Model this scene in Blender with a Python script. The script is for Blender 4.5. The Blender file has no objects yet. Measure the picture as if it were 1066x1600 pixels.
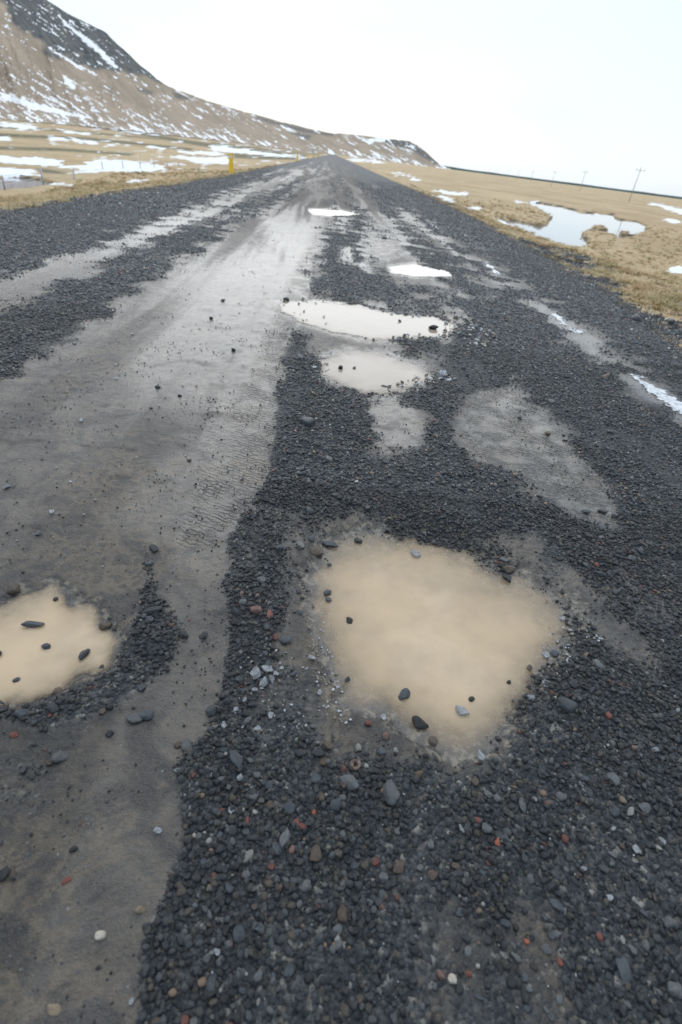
import bpy, bmesh, math, random
import numpy as np
from mathutils import Vector, Matrix, Euler

R = math.radians
SC = bpy.context.scene
COL = SC.collection
random.seed(7)
RNG = np.random.default_rng(11)

# ------------------------------------------------------------------ camera
F_PX, CX, CY = 805.0, 533.0, 800.0          # focal length and centre, in photograph pixels
ROLL, CAM_H = R(7.4), 1.45
VPX, VPY = 520.0, 240.0                     # where the road runs out on the horizon
_u = (VPX-CX)*math.cos(ROLL)+(VPY-CY)*math.sin(ROLL)
_v = -(VPX-CX)*math.sin(ROLL)+(VPY-CY)*math.cos(ROLL)
PITCH = math.atan(-_v/F_PX)
YAW = math.atan2(-_u, F_PX*math.cos(PITCH)-_v*math.sin(PITCH))
FW = np.array([math.sin(YAW)*math.cos(PITCH), math.cos(YAW)*math.cos(PITCH), -math.sin(PITCH)])
RT = np.array([math.cos(YAW), -math.sin(YAW), 0.0])
UP = np.cross(RT, FW)
EYE = np.array([0.0, 0.0, CAM_H])
IX = RT*math.cos(ROLL)+UP*math.sin(ROLL)
IU = -RT*math.sin(ROLL)+UP*math.cos(ROLL)
cam = bpy.data.cameras.new('camera')
cam_ob = bpy.data.objects.new('camera', cam)
COL.objects.link(cam_ob)
cam.sensor_fit = 'VERTICAL'; cam.sensor_height = 36.0; cam.lens = 36.0*F_PX/1600.0
cam.clip_start = 0.05; cam.clip_end = 60000.0
cam_ob.matrix_world = Matrix(((IX[0], IU[0], -FW[0], EYE[0]), (IX[1], IU[1], -FW[1], EYE[1]),
                              (IX[2], IU[2], -FW[2], EYE[2]), (0, 0, 0, 1)))
cam.dof.use_dof = True; cam.dof.focus_distance = 2.25; cam.dof.aperture_fstop = 2.3
SC.camera = cam_ob

# ------------------------------------------------------------------ sky, sun, exposure
SUN_EL, SUN_AZ = R(44), R(-6)
world = bpy.data.worlds.new('World'); SC.world = world; world.use_nodes = True
wn, wl = world.node_tree.nodes, world.node_tree.links
wn.clear()
w_out = wn.new('ShaderNodeOutputWorld'); w_bg = wn.new('ShaderNodeBackground'); w_bg.inputs[1].default_value = 0.1
sky = wn.new('ShaderNodeTexSky'); sky.sky_type = 'NISHITA'; sky.sun_disc = False
sky.sun_elevation = SUN_EL; sky.sun_rotation = SUN_AZ; sky.air_density = 1.0; sky.dust_density = 1.5
tc = wn.new('ShaderNodeTexCoord')
mp = wn.new('ShaderNodeMapping'); mp.inputs['Scale'].default_value = (1.0, 1.0, 3.2)
nz = wn.new('ShaderNodeTexNoise'); nz.inputs['Scale'].default_value = 2.2; nz.inputs['Detail'].default_value = 6; nz.inputs['Roughness'].default_value = 0.55
mr = wn.new('ShaderNodeMapRange'); mr.inputs[1].default_value = 0.3; mr.inputs[2].default_value = 0.7; mr.inputs[3].default_value = 0.55; mr.inputs[4].default_value = 1.0
cl = wn.new('ShaderNodeMix'); cl.data_type = 'RGBA'; cl.inputs[7].default_value = (6.35, 7.25, 8.1, 1)
wl.new(tc.outputs['Generated'], mp.inputs[0]); wl.new(mp.outputs[0], nz.inputs[0]); wl.new(nz.outputs[0], mr.inputs[0])
wl.new(mr.outputs[0], cl.inputs[0]); wl.new(sky.outputs[0], cl.inputs[6]); wl.new(cl.outputs[2], w_bg.inputs[0]); wl.new(w_bg.outputs[0], w_out.inputs[0])
sun = bpy.data.lights.new('sun', 'SUN'); sun.energy = 1.3; sun.angle = R(84); sun.color = (1.0, 0.965, 0.92)
sun_ob = bpy.data.objects.new('sun', sun); COL.objects.link(sun_ob)
sd = Vector((math.sin(SUN_AZ)*math.cos(SUN_EL), math.cos(SUN_AZ)*math.cos(SUN_EL), math.sin(SUN_EL)))
sun_ob.rotation_euler = sd.to_track_quat('Z', 'Y').to_euler()
SC.view_settings.view_transform = 'Standard'; SC.view_settings.look = 'None'
SC.view_settings.gamma = 1.0; SC.view_settings.use_curve_mapping = False
SC.view_settings.exposure = 0.55

# ------------------------------------------------------------------ numeric helpers
def ray(px, py):
    x = np.asarray(px, float)-CX; y = np.asarray(py, float)-CY
    return FW*F_PX + np.multiply.outer(x, IX) - np.multiply.outer(y, IU)
def at(px, py, z=0.0):
    """ground point seen at that place of the photograph, on the level z"""
    d = ray(px, py); t = (z-CAM_H)/d[..., 2]
    return EYE + d*np.expand_dims(t, -1)
def at_depth(px, py, zc):
    return EYE + ray(px, py)*(zc/F_PX)
def to_px(X, Y, Z=0.0):
    dx, dy, dz = X-EYE[0], Y-EYE[1], Z-EYE[2]
    zc = dx*FW[0]+dy*FW[1]+dz*FW[2]
    zs = np.maximum(zc, 0.12)
    px = CX+F_PX*(dx*IX[0]+dy*IX[1]+dz*IX[2])/zs
    py = CY-F_PX*(dx*IU[0]+dy*IU[1]+dz*IU[2])/zs
    return px, py
def depth_of(p): return float(np.dot(np.asarray(p)-EYE, FW))

def _hash(ix, iy, seed):
    h = (ix.astype(np.int64)*374761393 + iy.astype(np.int64)*668265263 + seed*974634777) & 0xFFFFFFFF
    h = ((h ^ (h >> 13))*1274126177) & 0xFFFFFFFF
    h = h ^ (h >> 16)
    return (h & 0xFFFFFF)/float(0xFFFFFF)
def vnoise(x, y, seed=0):
    ix, iy = np.floor(x), np.floor(y)
    fx, fy = x-ix, y-iy
    fx = fx*fx*(3-2*fx); fy = fy*fy*(3-2*fy)
    a = _hash(ix, iy, seed); b = _hash(ix+1, iy, seed); c = _hash(ix, iy+1, seed); d = _hash(ix+1, iy+1, seed)
    return (a+(b-a)*fx)*(1-fy)+(c+(d-c)*fx)*fy
def fbm(x, y, octv=4, seed=0, gain=0.5):
    s, amp, tot = 0.0, 1.0, 0.0
    for k in range(octv):
        c, sn = math.cos(0.6*k), math.sin(0.6*k)
        s = s+amp*vnoise((x*c-y*sn)*2**k+17.3*k, (x*sn+y*c)*2**k-9.1*k, seed+k*31)
        tot += amp; amp *= gain
    return s/tot                                # 0..1, mean .5
def smooth(a, b, x):
    t = np.clip((x-a)/(b-a), 0, 1); return t*t*(3-2*t)
def sdf(poly, X, Y, reach=None):
    """signed distance to a polygon, positive inside"""
    P = np.asarray(poly, float); shp = X.shape
    x, y = X.ravel(), Y.ravel()
    out = np.full(x.shape, -1e4)
    m = reach if reach is not None else 1e9
    sel = np.where((x > P[:, 0].min()-m) & (x < P[:, 0].max()+m) & (y > P[:, 1].min()-m) & (y < P[:, 1].max()+m))[0]
    if len(sel) == 0: return out.reshape(shp)
    xs, ys = x[sel], y[sel]
    d2 = np.full(xs.shape, 1e18); ins = np.zeros(xs.shape, bool)
    n = len(P)
    for i in range(n):
        ax, ay = P[i]; bx, by = P[(i+1) % n]
        ex, ey = bx-ax, by-ay
        t = np.clip(((xs-ax)*ex+(ys-ay)*ey)/(ex*ex+ey*ey+1e-12), 0, 1)
        d2 = np.minimum(d2, (xs-ax-t*ex)**2+(ys-ay-t*ey)**2)
        c = ((ay > ys) != (by > ys))
        if ay != by: ins ^= c & (xs < (bx-ax)*(ys-ay)/(by-ay)+ax)
    d = np.sqrt(d2)
    out[sel] = np.where(ins, d, -d)
    return out.reshape(shp)

# ------------------------------------------------------------------ scene helpers
def tag(o, label=None, cat=None, group=None, kind=None):
    if label: o['label'] = label
    if cat: o['category'] = cat
    if group: o['group'] = group
    if kind: o['kind'] = kind
    return o
def link(name, me, parent=None, mat=None):
    o = bpy.data.objects.new(name, me); COL.objects.link(o)
    if parent is not None: o.parent = parent
    if mat is not None and len(me.materials) == 0: me.materials.append(mat)
    return o
def empty(name, loc, rz=0.0):
    o = bpy.data.objects.new(name, None); COL.objects.link(o); o.location = loc; o.rotation_euler = (0, 0, rz)
    o.empty_display_size = 0.1
    return o
def np_mesh(name, V, Fq, attrs=None, smooth_=True):
    me = bpy.data.meshes.new(name)
    V = np.asarray(V, np.float32); Fq = np.asarray(Fq, np.int32)
    n, k = Fq.shape
    me.vertices.add(len(V)); me.vertices.foreach_set('co', V.ravel())
    me.loops.add(n*k); me.loops.foreach_set('vertex_index', Fq.ravel())
    me.polygons.add(n); me.polygons.foreach_set('loop_start', np.arange(0, n*k, k, dtype=np.int32))
    try: me.polygons.foreach_set('loop_total', np.full(n, k, np.int32))
    except Exception: pass
    me.polygons.foreach_set('use_smooth', np.full(n, bool(smooth_)))
    for a, v in (attrs or {}).items():
        at_ = me.attributes.new(a, 'FLOAT', 'POINT'); at_.data.foreach_set('value', np.asarray(v, np.float32).ravel())
    me.update(calc_edges=True)
    return me
def grid_faces(nr, nc, keep=None):
    i = np.arange(nr-1)[:, None]*nc+np.arange(nc-1)[None, :]
    q = np.stack([i, i+1, i+nc+1, i+nc], -1)
    return q.reshape(-1, 4) if keep is None else q[keep]
def bm_mesh(name, bm, mat=None, smooth_=False):
    me = bpy.data.meshes.new(name); bm.to_mesh(me); bm.free()
    if smooth_:
        for p in me.polygons: p.use_smooth = True
    if mat: me.materials.append(mat)
    return me
def add_box(bm, c, s, taper=1.0, bev=0.0):
    r = bmesh.ops.create_cube(bm, size=1.0)
    for v in r['verts']:
        k = taper if v.co.z > 0 else 1.0
        v.co = Vector((v.co.x*s[0]*k+c[0], v.co.y*s[1]*k+c[1], v.co.z*s[2]+c[2]))
    if bev: bmesh.ops.bevel(bm, geom=list({e for v in r['verts'] for e in v.link_edges}), offset=bev, segments=2, affect='EDGES')
def add_tube(bm, a, b, r0, r1=None, seg=8):
    a, b = Vector(a), Vector(b); r1 = r0 if r1 is None else r1
    q = (b-a).to_track_quat('Z', 'Y')
    va = [bm.verts.new(a+q@Vector((math.cos(t)*r0, math.sin(t)*r0, 0))) for t in np.linspace(0, 2*math.pi, seg, endpoint=False)]
    vb = [bm.verts.new(b+q@Vector((math.cos(t)*r1, math.sin(t)*r1, 0))) for t in np.linspace(0, 2*math.pi, seg, endpoint=False)]
    for i in range(seg): bm.faces.new((va[i], va[(i+1) % seg], vb[(i+1) % seg], vb[i]))
    bm.faces.new(va[::-1]); bm.faces.new(vb)

# ------------------------------------------------------------------ node helper
class NT:
    def __init__(s, name):
        s.m = bpy.data.materials.new(name); s.m.use_nodes = True
        s.n, s.l = s.m.node_tree.nodes, s.m.node_tree.links
        s.b = s.n['Principled BSDF']; s.o = s.n['Material Output']
    def put(s, sock, v):
        if isinstance(v, bpy.types.NodeSocket): s.l.new(v, sock)
        elif v is not None:
            if isinstance(v, tuple) and len(v) == 3 and sock.type == 'RGBA': v = (*v, 1)
            sock.default_value = v
    def pos(s):
        if not hasattr(s, '_p'): s._p = s.n.new('ShaderNodeNewGeometry').outputs['Position']
        return s._p
    def attr(s, a, typ='GEOMETRY'):
        x = s.n.new('ShaderNodeAttribute'); x.attribute_name = a; x.attribute_type = typ; return x.outputs['Fac']
    def noise(s, scale, det=3, rough=.5, vec=None, dist=0, st=None):
        x = s.n.new('ShaderNodeTexNoise'); x.inputs['Scale'].default_value = scale; x.inputs['Detail'].default_value = det
        x.inputs['Roughness'].default_value = rough; x.inputs['Distortion'].default_value = dist
        v = vec or s.pos()
        if st:
            mp_ = s.n.new('ShaderNodeMapping'); mp_.inputs['Scale'].default_value = st[0]; mp_.inputs['Rotation'].default_value = st[1] if len(st) > 1 else (0, 0, 0)
            s.l.new(v, mp_.inputs[0]); v = mp_.outputs[0]
        s.l.new(v, x.inputs['Vector']); return x.outputs[0]
    def voro(s, scale, feat='F1', out='Distance', rnd=1.0):
        x = s.n.new('ShaderNodeTexVoronoi'); x.feature = feat; x.inputs['Scale'].default_value = scale; x.inputs['Randomness'].default_value = rnd
        s.l.new(s.pos(), x.inputs['Vector']); return x.outputs[out]
    def math(s, op, a, b=None, c=None, clamp=False):
        x = s.n.new('ShaderNodeMath'); x.operation = op; x.use_clamp = clamp
        s.put(x.inputs[0], a); s.put(x.inputs[1], b)
        if c is not None: s.put(x.inputs[2], c)
        return x.outputs[0]
    def rng(s, v, a, b, c=0.0, d=1.0, sm=True):
        x = s.n.new('ShaderNodeMapRange'); x.interpolation_type = 'SMOOTHSTEP' if sm else 'LINEAR'
        for i, q in enumerate((v, a, b, c, d)): s.put(x.inputs[i], q)
        return x.outputs[0]
    def mix(s, f, a, b, typ='RGBA', blend='MIX'):
        x = s.n.new('ShaderNodeMix'); x.data_type = typ
        if typ == 'RGBA': x.blend_type = blend; ia, ib, io = 6, 7, 2
        else: ia, ib, io = 2, 3, 0
        s.put(x.inputs[0], f); s.put(x.inputs[ia], a); s.put(x.inputs[ib], b); return x.outputs[io]
    def ramp(s, f, pts, const=False):
        x = s.n.new('ShaderNodeValToRGB'); cr = x.color_ramp
        if const: cr.interpolation = 'CONSTANT'
        while len(cr.elements) > 1: cr.elements.remove(cr.elements[-1])
        cr.elements[0].position = pts[0][0]; cr.elements[0].color = (*pts[0][1], 1)
        for p, c in pts[1:]:
            e = cr.elements.new(p); e.color = (*c, 1)
        s.put(x.inputs[0], f); return x.outputs[0]
    def bump(s, h, strength=1.0, dist=0.01, normal=None):
        x = s.n.new('ShaderNodeBump'); s.put(x.inputs['Strength'], strength); x.inputs['Distance'].default_value = dist
        s.put(x.inputs['Height'], h)
        if normal is not None: s.put(x.inputs['Normal'], normal)
        return x.outputs[0]
    def bsdf(s, **k):
        for a, v in k.items():
            s.put(s.b.inputs[{'color': 'Base Color', 'rough': 'Roughness', 'ior': 'IOR', 'normal': 'Normal', 'alpha': 'Alpha', 'metal': 'Metallic',
                              'spec': 'Specular IOR Level', 'coat': 'Coat Weight', 'coatr': 'Coat Roughness', 'trans': 'Transmission Weight', 'coatn': 'Coat Normal'}[a]], v)
        return s.m

# ------------------------------------------------------------------ layout of the road surface
# outlines noted from the photograph; each is laid on the real ground (see `at`)
MUD = [  # polygon, soft edge, weight
 ([(512,262),(478,290),(420,320),(335,372),(250,430),(150,505),(60,575),(-60,640),(-300,700),(-400,900),(-500,1800),(200,1800),(212,1600),(230,1480),(270,1330),(262,1200),(310,1150),(345,1060),(352,960),(352,850),(380,812),(415,765),(436,650),(448,560),(470,500),(488,440),(503,375),(518,310),(524,270)], 9, 1.0),
 ([(-80,520),(-80,445),(0,425),(130,388),(240,345),(330,318),(420,284),(490,262),(500,264),(440,298),(330,345),(200,395),(120,440),(0,492)], 9, .85),
 ([(535,268),(560,300),(590,330),(640,370),(680,395),(655,398),(600,360),(560,320),(535,285)], 7, 1.0),
 ([(520,268),(532,300),(548,345),(560,400),(570,420),(535,420),(530,360),(524,300)], 8, .9),
 ([(575,350),(640,395),(690,440),(728,478),(700,480),(640,440),(590,430),(560,420),(556,380)], 13, .95),
 ([(728,640),(760,600),(800,592),(845,630),(870,670),(905,705),(950,755),(972,800),(955,818),(900,806),(840,775),(790,740),(735,715),(715,680)], 15, 1.0),
 ([(565,625),(600,612),(650,625),(668,700),(640,725),(600,715),(565,690)], 22, .8),
 ([(600,505),(640,545),(690,560),(660,600),(560,612),(500,590),(490,560),(430,500),(430,460),(520,460),(620,480),(730,500),(700,540)], 12, .9),
 ([(640,335),(700,372),(790,440),(840,475),(900,505),(980,570),(1070,630),(1160,700),(1160,740),(1040,650),(930,570),(850,500),(770,445),(690,385),(635,345)], 15, 1.0),
 ([(890,895),(950,915),(1010,965),(1040,1030),(1010,1065),(960,1050),(900,1000),(880,950)], 22, .75),
 ([(470,840),(700,820),(800,880),(920,950),(900,1040),(860,1120),(800,1200),(700,1230),(600,1170),(520,1120),(470,1000)], 25, .85),
 ([(600,1280),(700,1300),(730,1400),(830,1500),(850,1700),(600,1700),(640,1500),(600,1380)], 45, .55),
]
GRAV = [  # gravel lying over the mud again
 ([(255,920),(290,990),(260,1060),(180,1120),(90,1150),(-40,1130),(-40,1095),(60,1095),(150,1060),(185,1010),(215,960)], 30, .75),
 ([(225,830),(250,900),(240,960),(215,950),(215,880)], 16, .5),
 ([(-40,1160),(60,1170),(130,1200),(60,1300),(-40,1290)], 40, .45),
 ([(330,560),(352,640),(330,720),(300,760),(318,660)], 8, .35),
]
TREAD = [([(280,850),(330,700),(400,560),(455,440),(500,340),(515,290),(515,370),(470,500),(445,600),(420,770),(370,815),(330,850)], 12),
         MUD[5][:2], ([(560,340),(610,345),(640,420),(600,440),(570,420)], 6)]
WET = [([(300,430),(470,380),(500,440),(440,540),(430,650),(370,700),(230,640),(210,560)], 50),
       ([(-60,420),(420,270),(500,262),(300,360),(-60,500)], 30),
       ([(400,330),(640,330),(680,400),(560,420),(440,420)], 30),
       ([(150,820),(260,700),(420,600),(400,800),(330,880)], 40),
       MUD[8][:2], MUD[8][:2], MUD[5][:2], MUD[6][:2]]
def px_warp(px, py, X, Y, amp):
    s = 6.0
    n1 = fbm(X*s, Y*s, 3, 5)-.5; n2 = fbm(X*s+40, Y*s-20, 3, 9)-.5
    return px+n1*amp, py+n2*amp*.7
PUDDLES = [ # name, outline, level, depth, edge width in px, outer bank px, warp
 ('big', [(498,885),(520,852),(575,836),(650,836),(700,845),(735,868),(765,892),(805,902),(850,928),(890,955),(900,985),(872,1012),(850,1040),(832,1078),(800,1112),(775,1150),(742,1180),(705,1180),(680,1158),(650,1132),(612,1108),(572,1096),(540,1080),(522,1042),(505,990),(492,940)], -.010, .055, 80, 26, 30),
 ('left', [(-130,975),(-60,958),(0,948),(45,930),(90,924),(118,945),(150,950),(165,985),(176,1010),(160,1040),(120,1052),(95,1076),(50,1090),(0,1097),(-60,1092),(-130,1060)], -.012, .05, 32, 20, 34),
 ('mid', [(436,470),(500,467),(560,474),(620,489),(680,494),(716,508),(700,523),(640,526),(580,529),(520,516),(470,501),(440,486)], -.012, .05, 9, 12, 9),
 ('small', [(503,560),(550,549),(600,556),(655,570),(672,588),(640,604),(570,609),(530,597),(505,580)], -.012, .04, 22, 12, 12),
 ('far', [(608,416),(650,412),(702,424),(708,431),(650,431),(612,425)], -.012, .04, 4, 6, 3),
 ('farther', [(484,328),(520,328),(560,334),(515,336),(490,333)], -.012, .04, 2, 4, 1),
]
def layout(X, Y, px=None, py=None):
    if px is None: px, py = to_px(X, Y)
    wx, wy = px_warp(px, py, X, Y, 16)
    n = fbm(X*3, Y*3, 4, 21)-.5
    mud = np.zeros_like(X); fk = 1+1.5*smooth(650, 1150, py)+.8*smooth(700, 520, py)
    for poly, f, w in MUD:
        d = sdf(poly, wx, wy, 160)
        mud = np.maximum(mud, w*smooth(-1.6, 1.6, (d+n*f*fk*3.2)/(f*fk)))
    for poly, f, w in GRAV:
        d = sdf(poly, wx, wy, 90)
        mud = mud*(1-w*smooth(-f, f, d))
    st = fbm(X*2.6+.12*np.sin(Y*.4), Y*.10, 4, 23, .6)-.5
    far_ = smooth(3.0, 7.0, Y)
    mud = mud+far_*(st+.06+.20*smooth(12, 26, Y)*smooth(4.2, 3.0, np.abs(X+.3)))*1.2*(1-.5*mud)
    mud = mud+(1-far_)*smooth(.55, .72, fbm(X*1.7, Y*1.1, 4, 25, .6))*.45*(1-mud)
    return np.clip(mud, 0, 1)
def road_h(X, Y, mud=None, px=None, py=None):
    if px is None: px, py = to_px(X, Y)
    if mud is None: mud = layout(X, Y, px, py)
    near = smooth(30, 4, Y)
    h = .016*(1-mud)+(fbm(X*1.1, Y*.5, 3, 3)-.5)*.035
    h = h+near*((fbm(X*28, Y*28, 3, 44)-.5)*.007*(1-.55*mud)+(fbm(X*9, Y*9, 3, 45)-.5)*.010)
    # lumps left along the tracks in the lower left
    h = h+near*smooth(.58, .75, fbm(X*7, Y*7, 3, 71))*.010*(1-mud*.4)
    edge = np.full_like(X, -1.0)
    n = fbm(X*13, Y*13, 4, 61, .6)-.5
    wx = px+(fbm(X*4, Y*4, 3, 81)-.5)*14; wy = py+(fbm(X*4+9, Y*4, 3, 82)-.5)*14
    depth = np.full_like(X, -1.0)
    for nm, poly, lv, dm, F, O, W in PUDDLES:
        d = sdf(poly, wx if W > 10 else px, wy if W > 10 else py, 120)+n*W+(5 if W > 10 else 1)
        inside = lv-dm*(1-np.exp(-np.maximum(d, 0)/F))-np.minimum(np.maximum(d, 0), F*.2)*.00005
        if nm == 'big': inside = lv-(lv-inside)*(1-.42*smooth(800, 900, px))*(1-.5*smooth(1080, 1180, py))
        t = smooth(0, O, -d)
        bank = (lv+.0005)*(1-t)+h*t
        near_p = d > -O
        h = np.where(d > 0, inside+(h*0.12), np.where(near_p, bank, h))
        edge = np.maximum(edge, np.clip(1+d/(O*1.6), -1, 1))
    return h, edge

_l = at([-60, 0, 150, 267, 350], [343, 333, 310, 292, 277])
_r = at([1130, 1066, 930, 850, 740, 640], [600, 556, 456, 408, 345, 295])
_l = _l[np.argsort(_l[:, 1])]; _r = _r[np.argsort(_r[:, 1])]
def xl(Y): return np.interp(Y, _l[:, 1], _l[:, 0])
def xr(Y): return np.interp(Y, _r[:, 1], _r[:, 0])

# ------------------------------------------------------------------ materials
def mat_road():
    t = NT('road_gravel_and_mud')
    mud = t.attr('mud'); streak = t.attr('streak'); wet = t.math('ADD', t.attr('wet'), t.rng(streak, .35, .65, -.25, .35), clamp=True); edge = t.attr('edge'); tread = t.attr('tread')
    # fine stones
    v1 = t.voro(85); c1 = t.voro(85, out='Color'); v2 = t.voro(34); c2 = t.voro(34, out='Color')
    hs = t.n.new('ShaderNodeSeparateColor'); t.l.new(c1, hs.inputs[0]); hs2 = t.n.new('ShaderNodeSeparateColor'); t.l.new(c2, hs2.inputs[0])
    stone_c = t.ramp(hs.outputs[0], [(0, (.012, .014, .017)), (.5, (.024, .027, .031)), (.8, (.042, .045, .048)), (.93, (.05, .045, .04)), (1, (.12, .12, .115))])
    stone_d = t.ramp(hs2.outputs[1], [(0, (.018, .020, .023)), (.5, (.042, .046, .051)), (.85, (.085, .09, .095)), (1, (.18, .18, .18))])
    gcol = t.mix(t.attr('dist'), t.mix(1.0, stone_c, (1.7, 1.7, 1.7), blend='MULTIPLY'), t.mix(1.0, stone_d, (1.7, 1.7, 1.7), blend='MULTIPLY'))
    # packed mud with grit in it
    big = t.noise(1.6, 5, .6); mid = t.noise(11, 5, .65, dist=.4); fine = t.noise(140, 3, .6)
    mcol = t.mix(t.rng(big, .35, .68), (.016, .0165, .018), (.033, .029, .025))
    mcol = t.mix(t.rng(mid, .45, .75), mcol, (.060, .050, .038))
    mcol = t.mix(t.rng(streak, .40, .62, 0, .6), mcol, (.082, .075, .067))
    mcol = t.mix(t.rng(t.noise(19, 6, .7, dist=1.2), .56, .72, 0, .6), mcol, (.022, .024, .028))
    vein = t.math('ABSOLUTE', t.math('SUBTRACT', t.noise(13, 5, .6, dist=.5), .5))
    mcol = t.mix(t.math('MULTIPLY', t.rng(vein, .11, .0), t.rng(big, .4, .6, .1, .65)), mcol, (.115, .092, .064))
    mcol = t.mix(t.rng(t.noise(4.5, 5, .65, dist=.8), .46, .62, 0, .8), mcol, (.013, .014, .016))
    mcol = t.mix(t.rng(fine, .55, .75, 0, .5), mcol, (.12, .11, .095))
    grit = t.rng(hs.outputs[1], .90, .95)
    mcol = t.mix(t.math('MULTIPLY', grit, t.rng(v1, .35, .25)), mcol, stone_d)
    # ragged boundary
    mm = t.rng(t.math('ADD', mud, t.math('MULTIPLY', t.math('SUBTRACT', t.noise(45, 4, .65), .5), .8)), .28, .72)
    col = t.mix(mm, gcol, mcol)
    silt = t.math('MULTIPLY', t.rng(t.noise(30, 5, .7), .48, .62), t.rng(edge, .25, .75))
    col = t.mix(t.math('MULTIPLY', silt, .55), col, (.30, .26, .20))
    col = t.mix(t.rng(edge, .62, 1.0, 0, .45), col, (.05, .05, .048))
    # roughness: wet silt shines
    r_m = t.rng(t.math('ADD', wet, t.math('MULTIPLY', t.math('SUBTRACT', t.noise(7, 5, .65), .5), 1.1)), .0, .9, .46, .17)
    r_m = t.math('ADD', r_m, t.math('MULTIPLY', t.attr('dist2'), .20))
    r_m = t.mix(t.rng(edge, .5, 1.0), r_m, .16, 'FLOAT')
    rough = t.mix(mm, .75, r_m, 'FLOAT')
    # relief
    gh = t.math('MULTIPLY', t.math('SUBTRACT', t.math('MULTIPLY', t.math('SUBTRACT', .6, v2), 1.6), v1), 1.0)
    b1 = t.bump(gh, t.mix(mm, 1.0, .05, 'FLOAT'), .012)
    wv = t.n.new('ShaderNodeTexWave'); wv.wave_type = 'BANDS'; wv.bands_direction = 'Y'
    wv.inputs['Scale'].default_value = 12.0; wv.inputs['Distortion'].default_value = 6.5; wv.inputs['Detail'].default_value = 3; wv.inputs['Detail Scale'].default_value = 2.4
    mp_ = t.n.new('ShaderNodeMapping'); mp_.inputs['Rotation'].default_value = (0, 0, R(24)); t.l.new(t.pos(), mp_.inputs[0]); t.l.new(mp_.outputs[0], wv.inputs[0])
    tw = t.math('MULTIPLY', t.math('MULTIPLY', wv.outputs['Fac'], tread), t.rng(t.noise(5, 3), .35, .6))
    hm = t.math('ADD', t.math('ADD', t.math('MULTIPLY', t.noise(60, 5, .65), .55), t.math('MULTIPLY', t.noise(20, 4, .6), 1.1)), t.math('MULTIPLY', t.noise(240, 2, .6), .22))
    hm = t.math('ADD', hm, t.math('MULTIPLY', tw, .5))
    wetb = t.math('MULTIPLY', t.mix(t.rng(edge, .55, 1.0), .85, .25, 'FLOAT'), t.mix(wet, 1.0, .38, 'FLOAT'))
    b2 = t.bump(tw, t.math('MULTIPLY', mm, .55), .007, b1)
    b2 = t.bump(hm, t.math('MULTIPLY', mm, wetb), .011, b2)
    return t.bsdf(color=col, rough=rough, normal=b2, ior=1.47, spec=t.mix(mm, .30, t.mix(t.attr('dist2'), .5, .24, 'FLOAT'), 'FLOAT'))

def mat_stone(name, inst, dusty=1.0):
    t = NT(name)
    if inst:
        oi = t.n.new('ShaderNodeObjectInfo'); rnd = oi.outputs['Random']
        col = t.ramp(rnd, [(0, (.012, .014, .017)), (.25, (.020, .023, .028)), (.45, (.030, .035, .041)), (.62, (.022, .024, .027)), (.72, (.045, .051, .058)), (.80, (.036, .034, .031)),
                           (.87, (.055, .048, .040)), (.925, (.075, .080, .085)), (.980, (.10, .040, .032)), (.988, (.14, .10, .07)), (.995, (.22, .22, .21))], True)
        if dusty > 1: col = t.mix(1.0, col, (dusty, dusty, dusty*.98), blend='MULTIPLY')  # gain brightens pebble colour for grazing sky sheen, not for dust alone
        pc = None
    else:
        oi = t.n.new('ShaderNodeObjectInfo'); col = oi.outputs['Color']
    to = t.n.new('ShaderNodeTexCoord').outputs['Object']
    n = t.noise(3.0 if inst else 2.2, 5, .7, vec=to)
    col = t.mix(t.rng(n, .35, .7, 0, .75), col, t.mix(1.0, col, (1.75, 1.7, 1.6), blend='MULTIPLY'))
    n2 = t.noise(14, 3, .6, vec=to)
    bmp = t.bump(t.math('ADD', n2, t.math('MULTIPLY', n, .8)), .45, .35 if inst else .3)
    return t.bsdf(color=col, rough=t.rng(n, .3, .7, .26, .46), normal=bmp, ior=1.5)

def mat_water(name, col_deep, rough=.03, tau=9.5, clear=False):
    t = NT(name)
    d = t.attr('depth')
    n = t.noise(7, 4, .6); n2 = t.noise(2.6, 4, .6, dist=.6)
    base = t.mix(t.rng(n, .35, .65, 0, .45), col_deep, tuple(c*k for c, k in zip(col_deep, (.92, .87, .82))))
    base = t.mix(t.rng(n2, .45, .65, 0, .6), base, tuple(c*k for c, k in zip(col_deep, (1.08, 1.10, 1.16))))
    rough = t.rng(n2, .45, .6, rough, rough+.12)
    dd = t.math('MULTIPLY', d, t.rng(n, .3, .7, .8, 1.2))
    a = t.math('SUBTRACT', 1.0, t.math('POWER', 2.718, t.math('MULTIPLY', dd, -tau*4.2)), clamp=True)
    bmp = t.bump(t.noise(22, 3, .5), .12, .004)
    return t.bsdf(color=base, rough=rough, normal=bmp, ior=1.33, alpha=t.math('MAXIMUM', a, .05), coat=.0)
def mat_simple(name, col, rough=.6, var=.25, scale=6, bumpd=.0, metal=0.0, obj=True):
    t = NT(name); v = t.n.new('ShaderNodeTexCoord').outputs['Object'] if obj else t.pos()
    n = t.noise(scale, 5, .65, vec=v)
    c = t.mix(t.rng(n, .3, .7), tuple(x*(1-var) for x in col), tuple(min(1, x*(1+var)) for x in col))
    k = dict(color=c, rough=rough, metal=metal)
    if bumpd: k['normal'] = t.bump(n, .6, bumpd)
    return t.bsdf(**k)
def mat_ice():
    t = NT('clear_ice'); v = t.n.new('ShaderNodeTexCoord').outputs['Object']
    n = t.noise(2.5, 4, .6, vec=v)
    return t.bsdf(color=t.mix(t.rng(n, .35, .65), (.42, .46, .50), (.74, .78, .82)), rough=.14, ior=1.31, trans=.6, normal=t.bump(t.noise(6, 3, .6, vec=v), .5, .2))
M_ROAD = mat_road()
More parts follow.
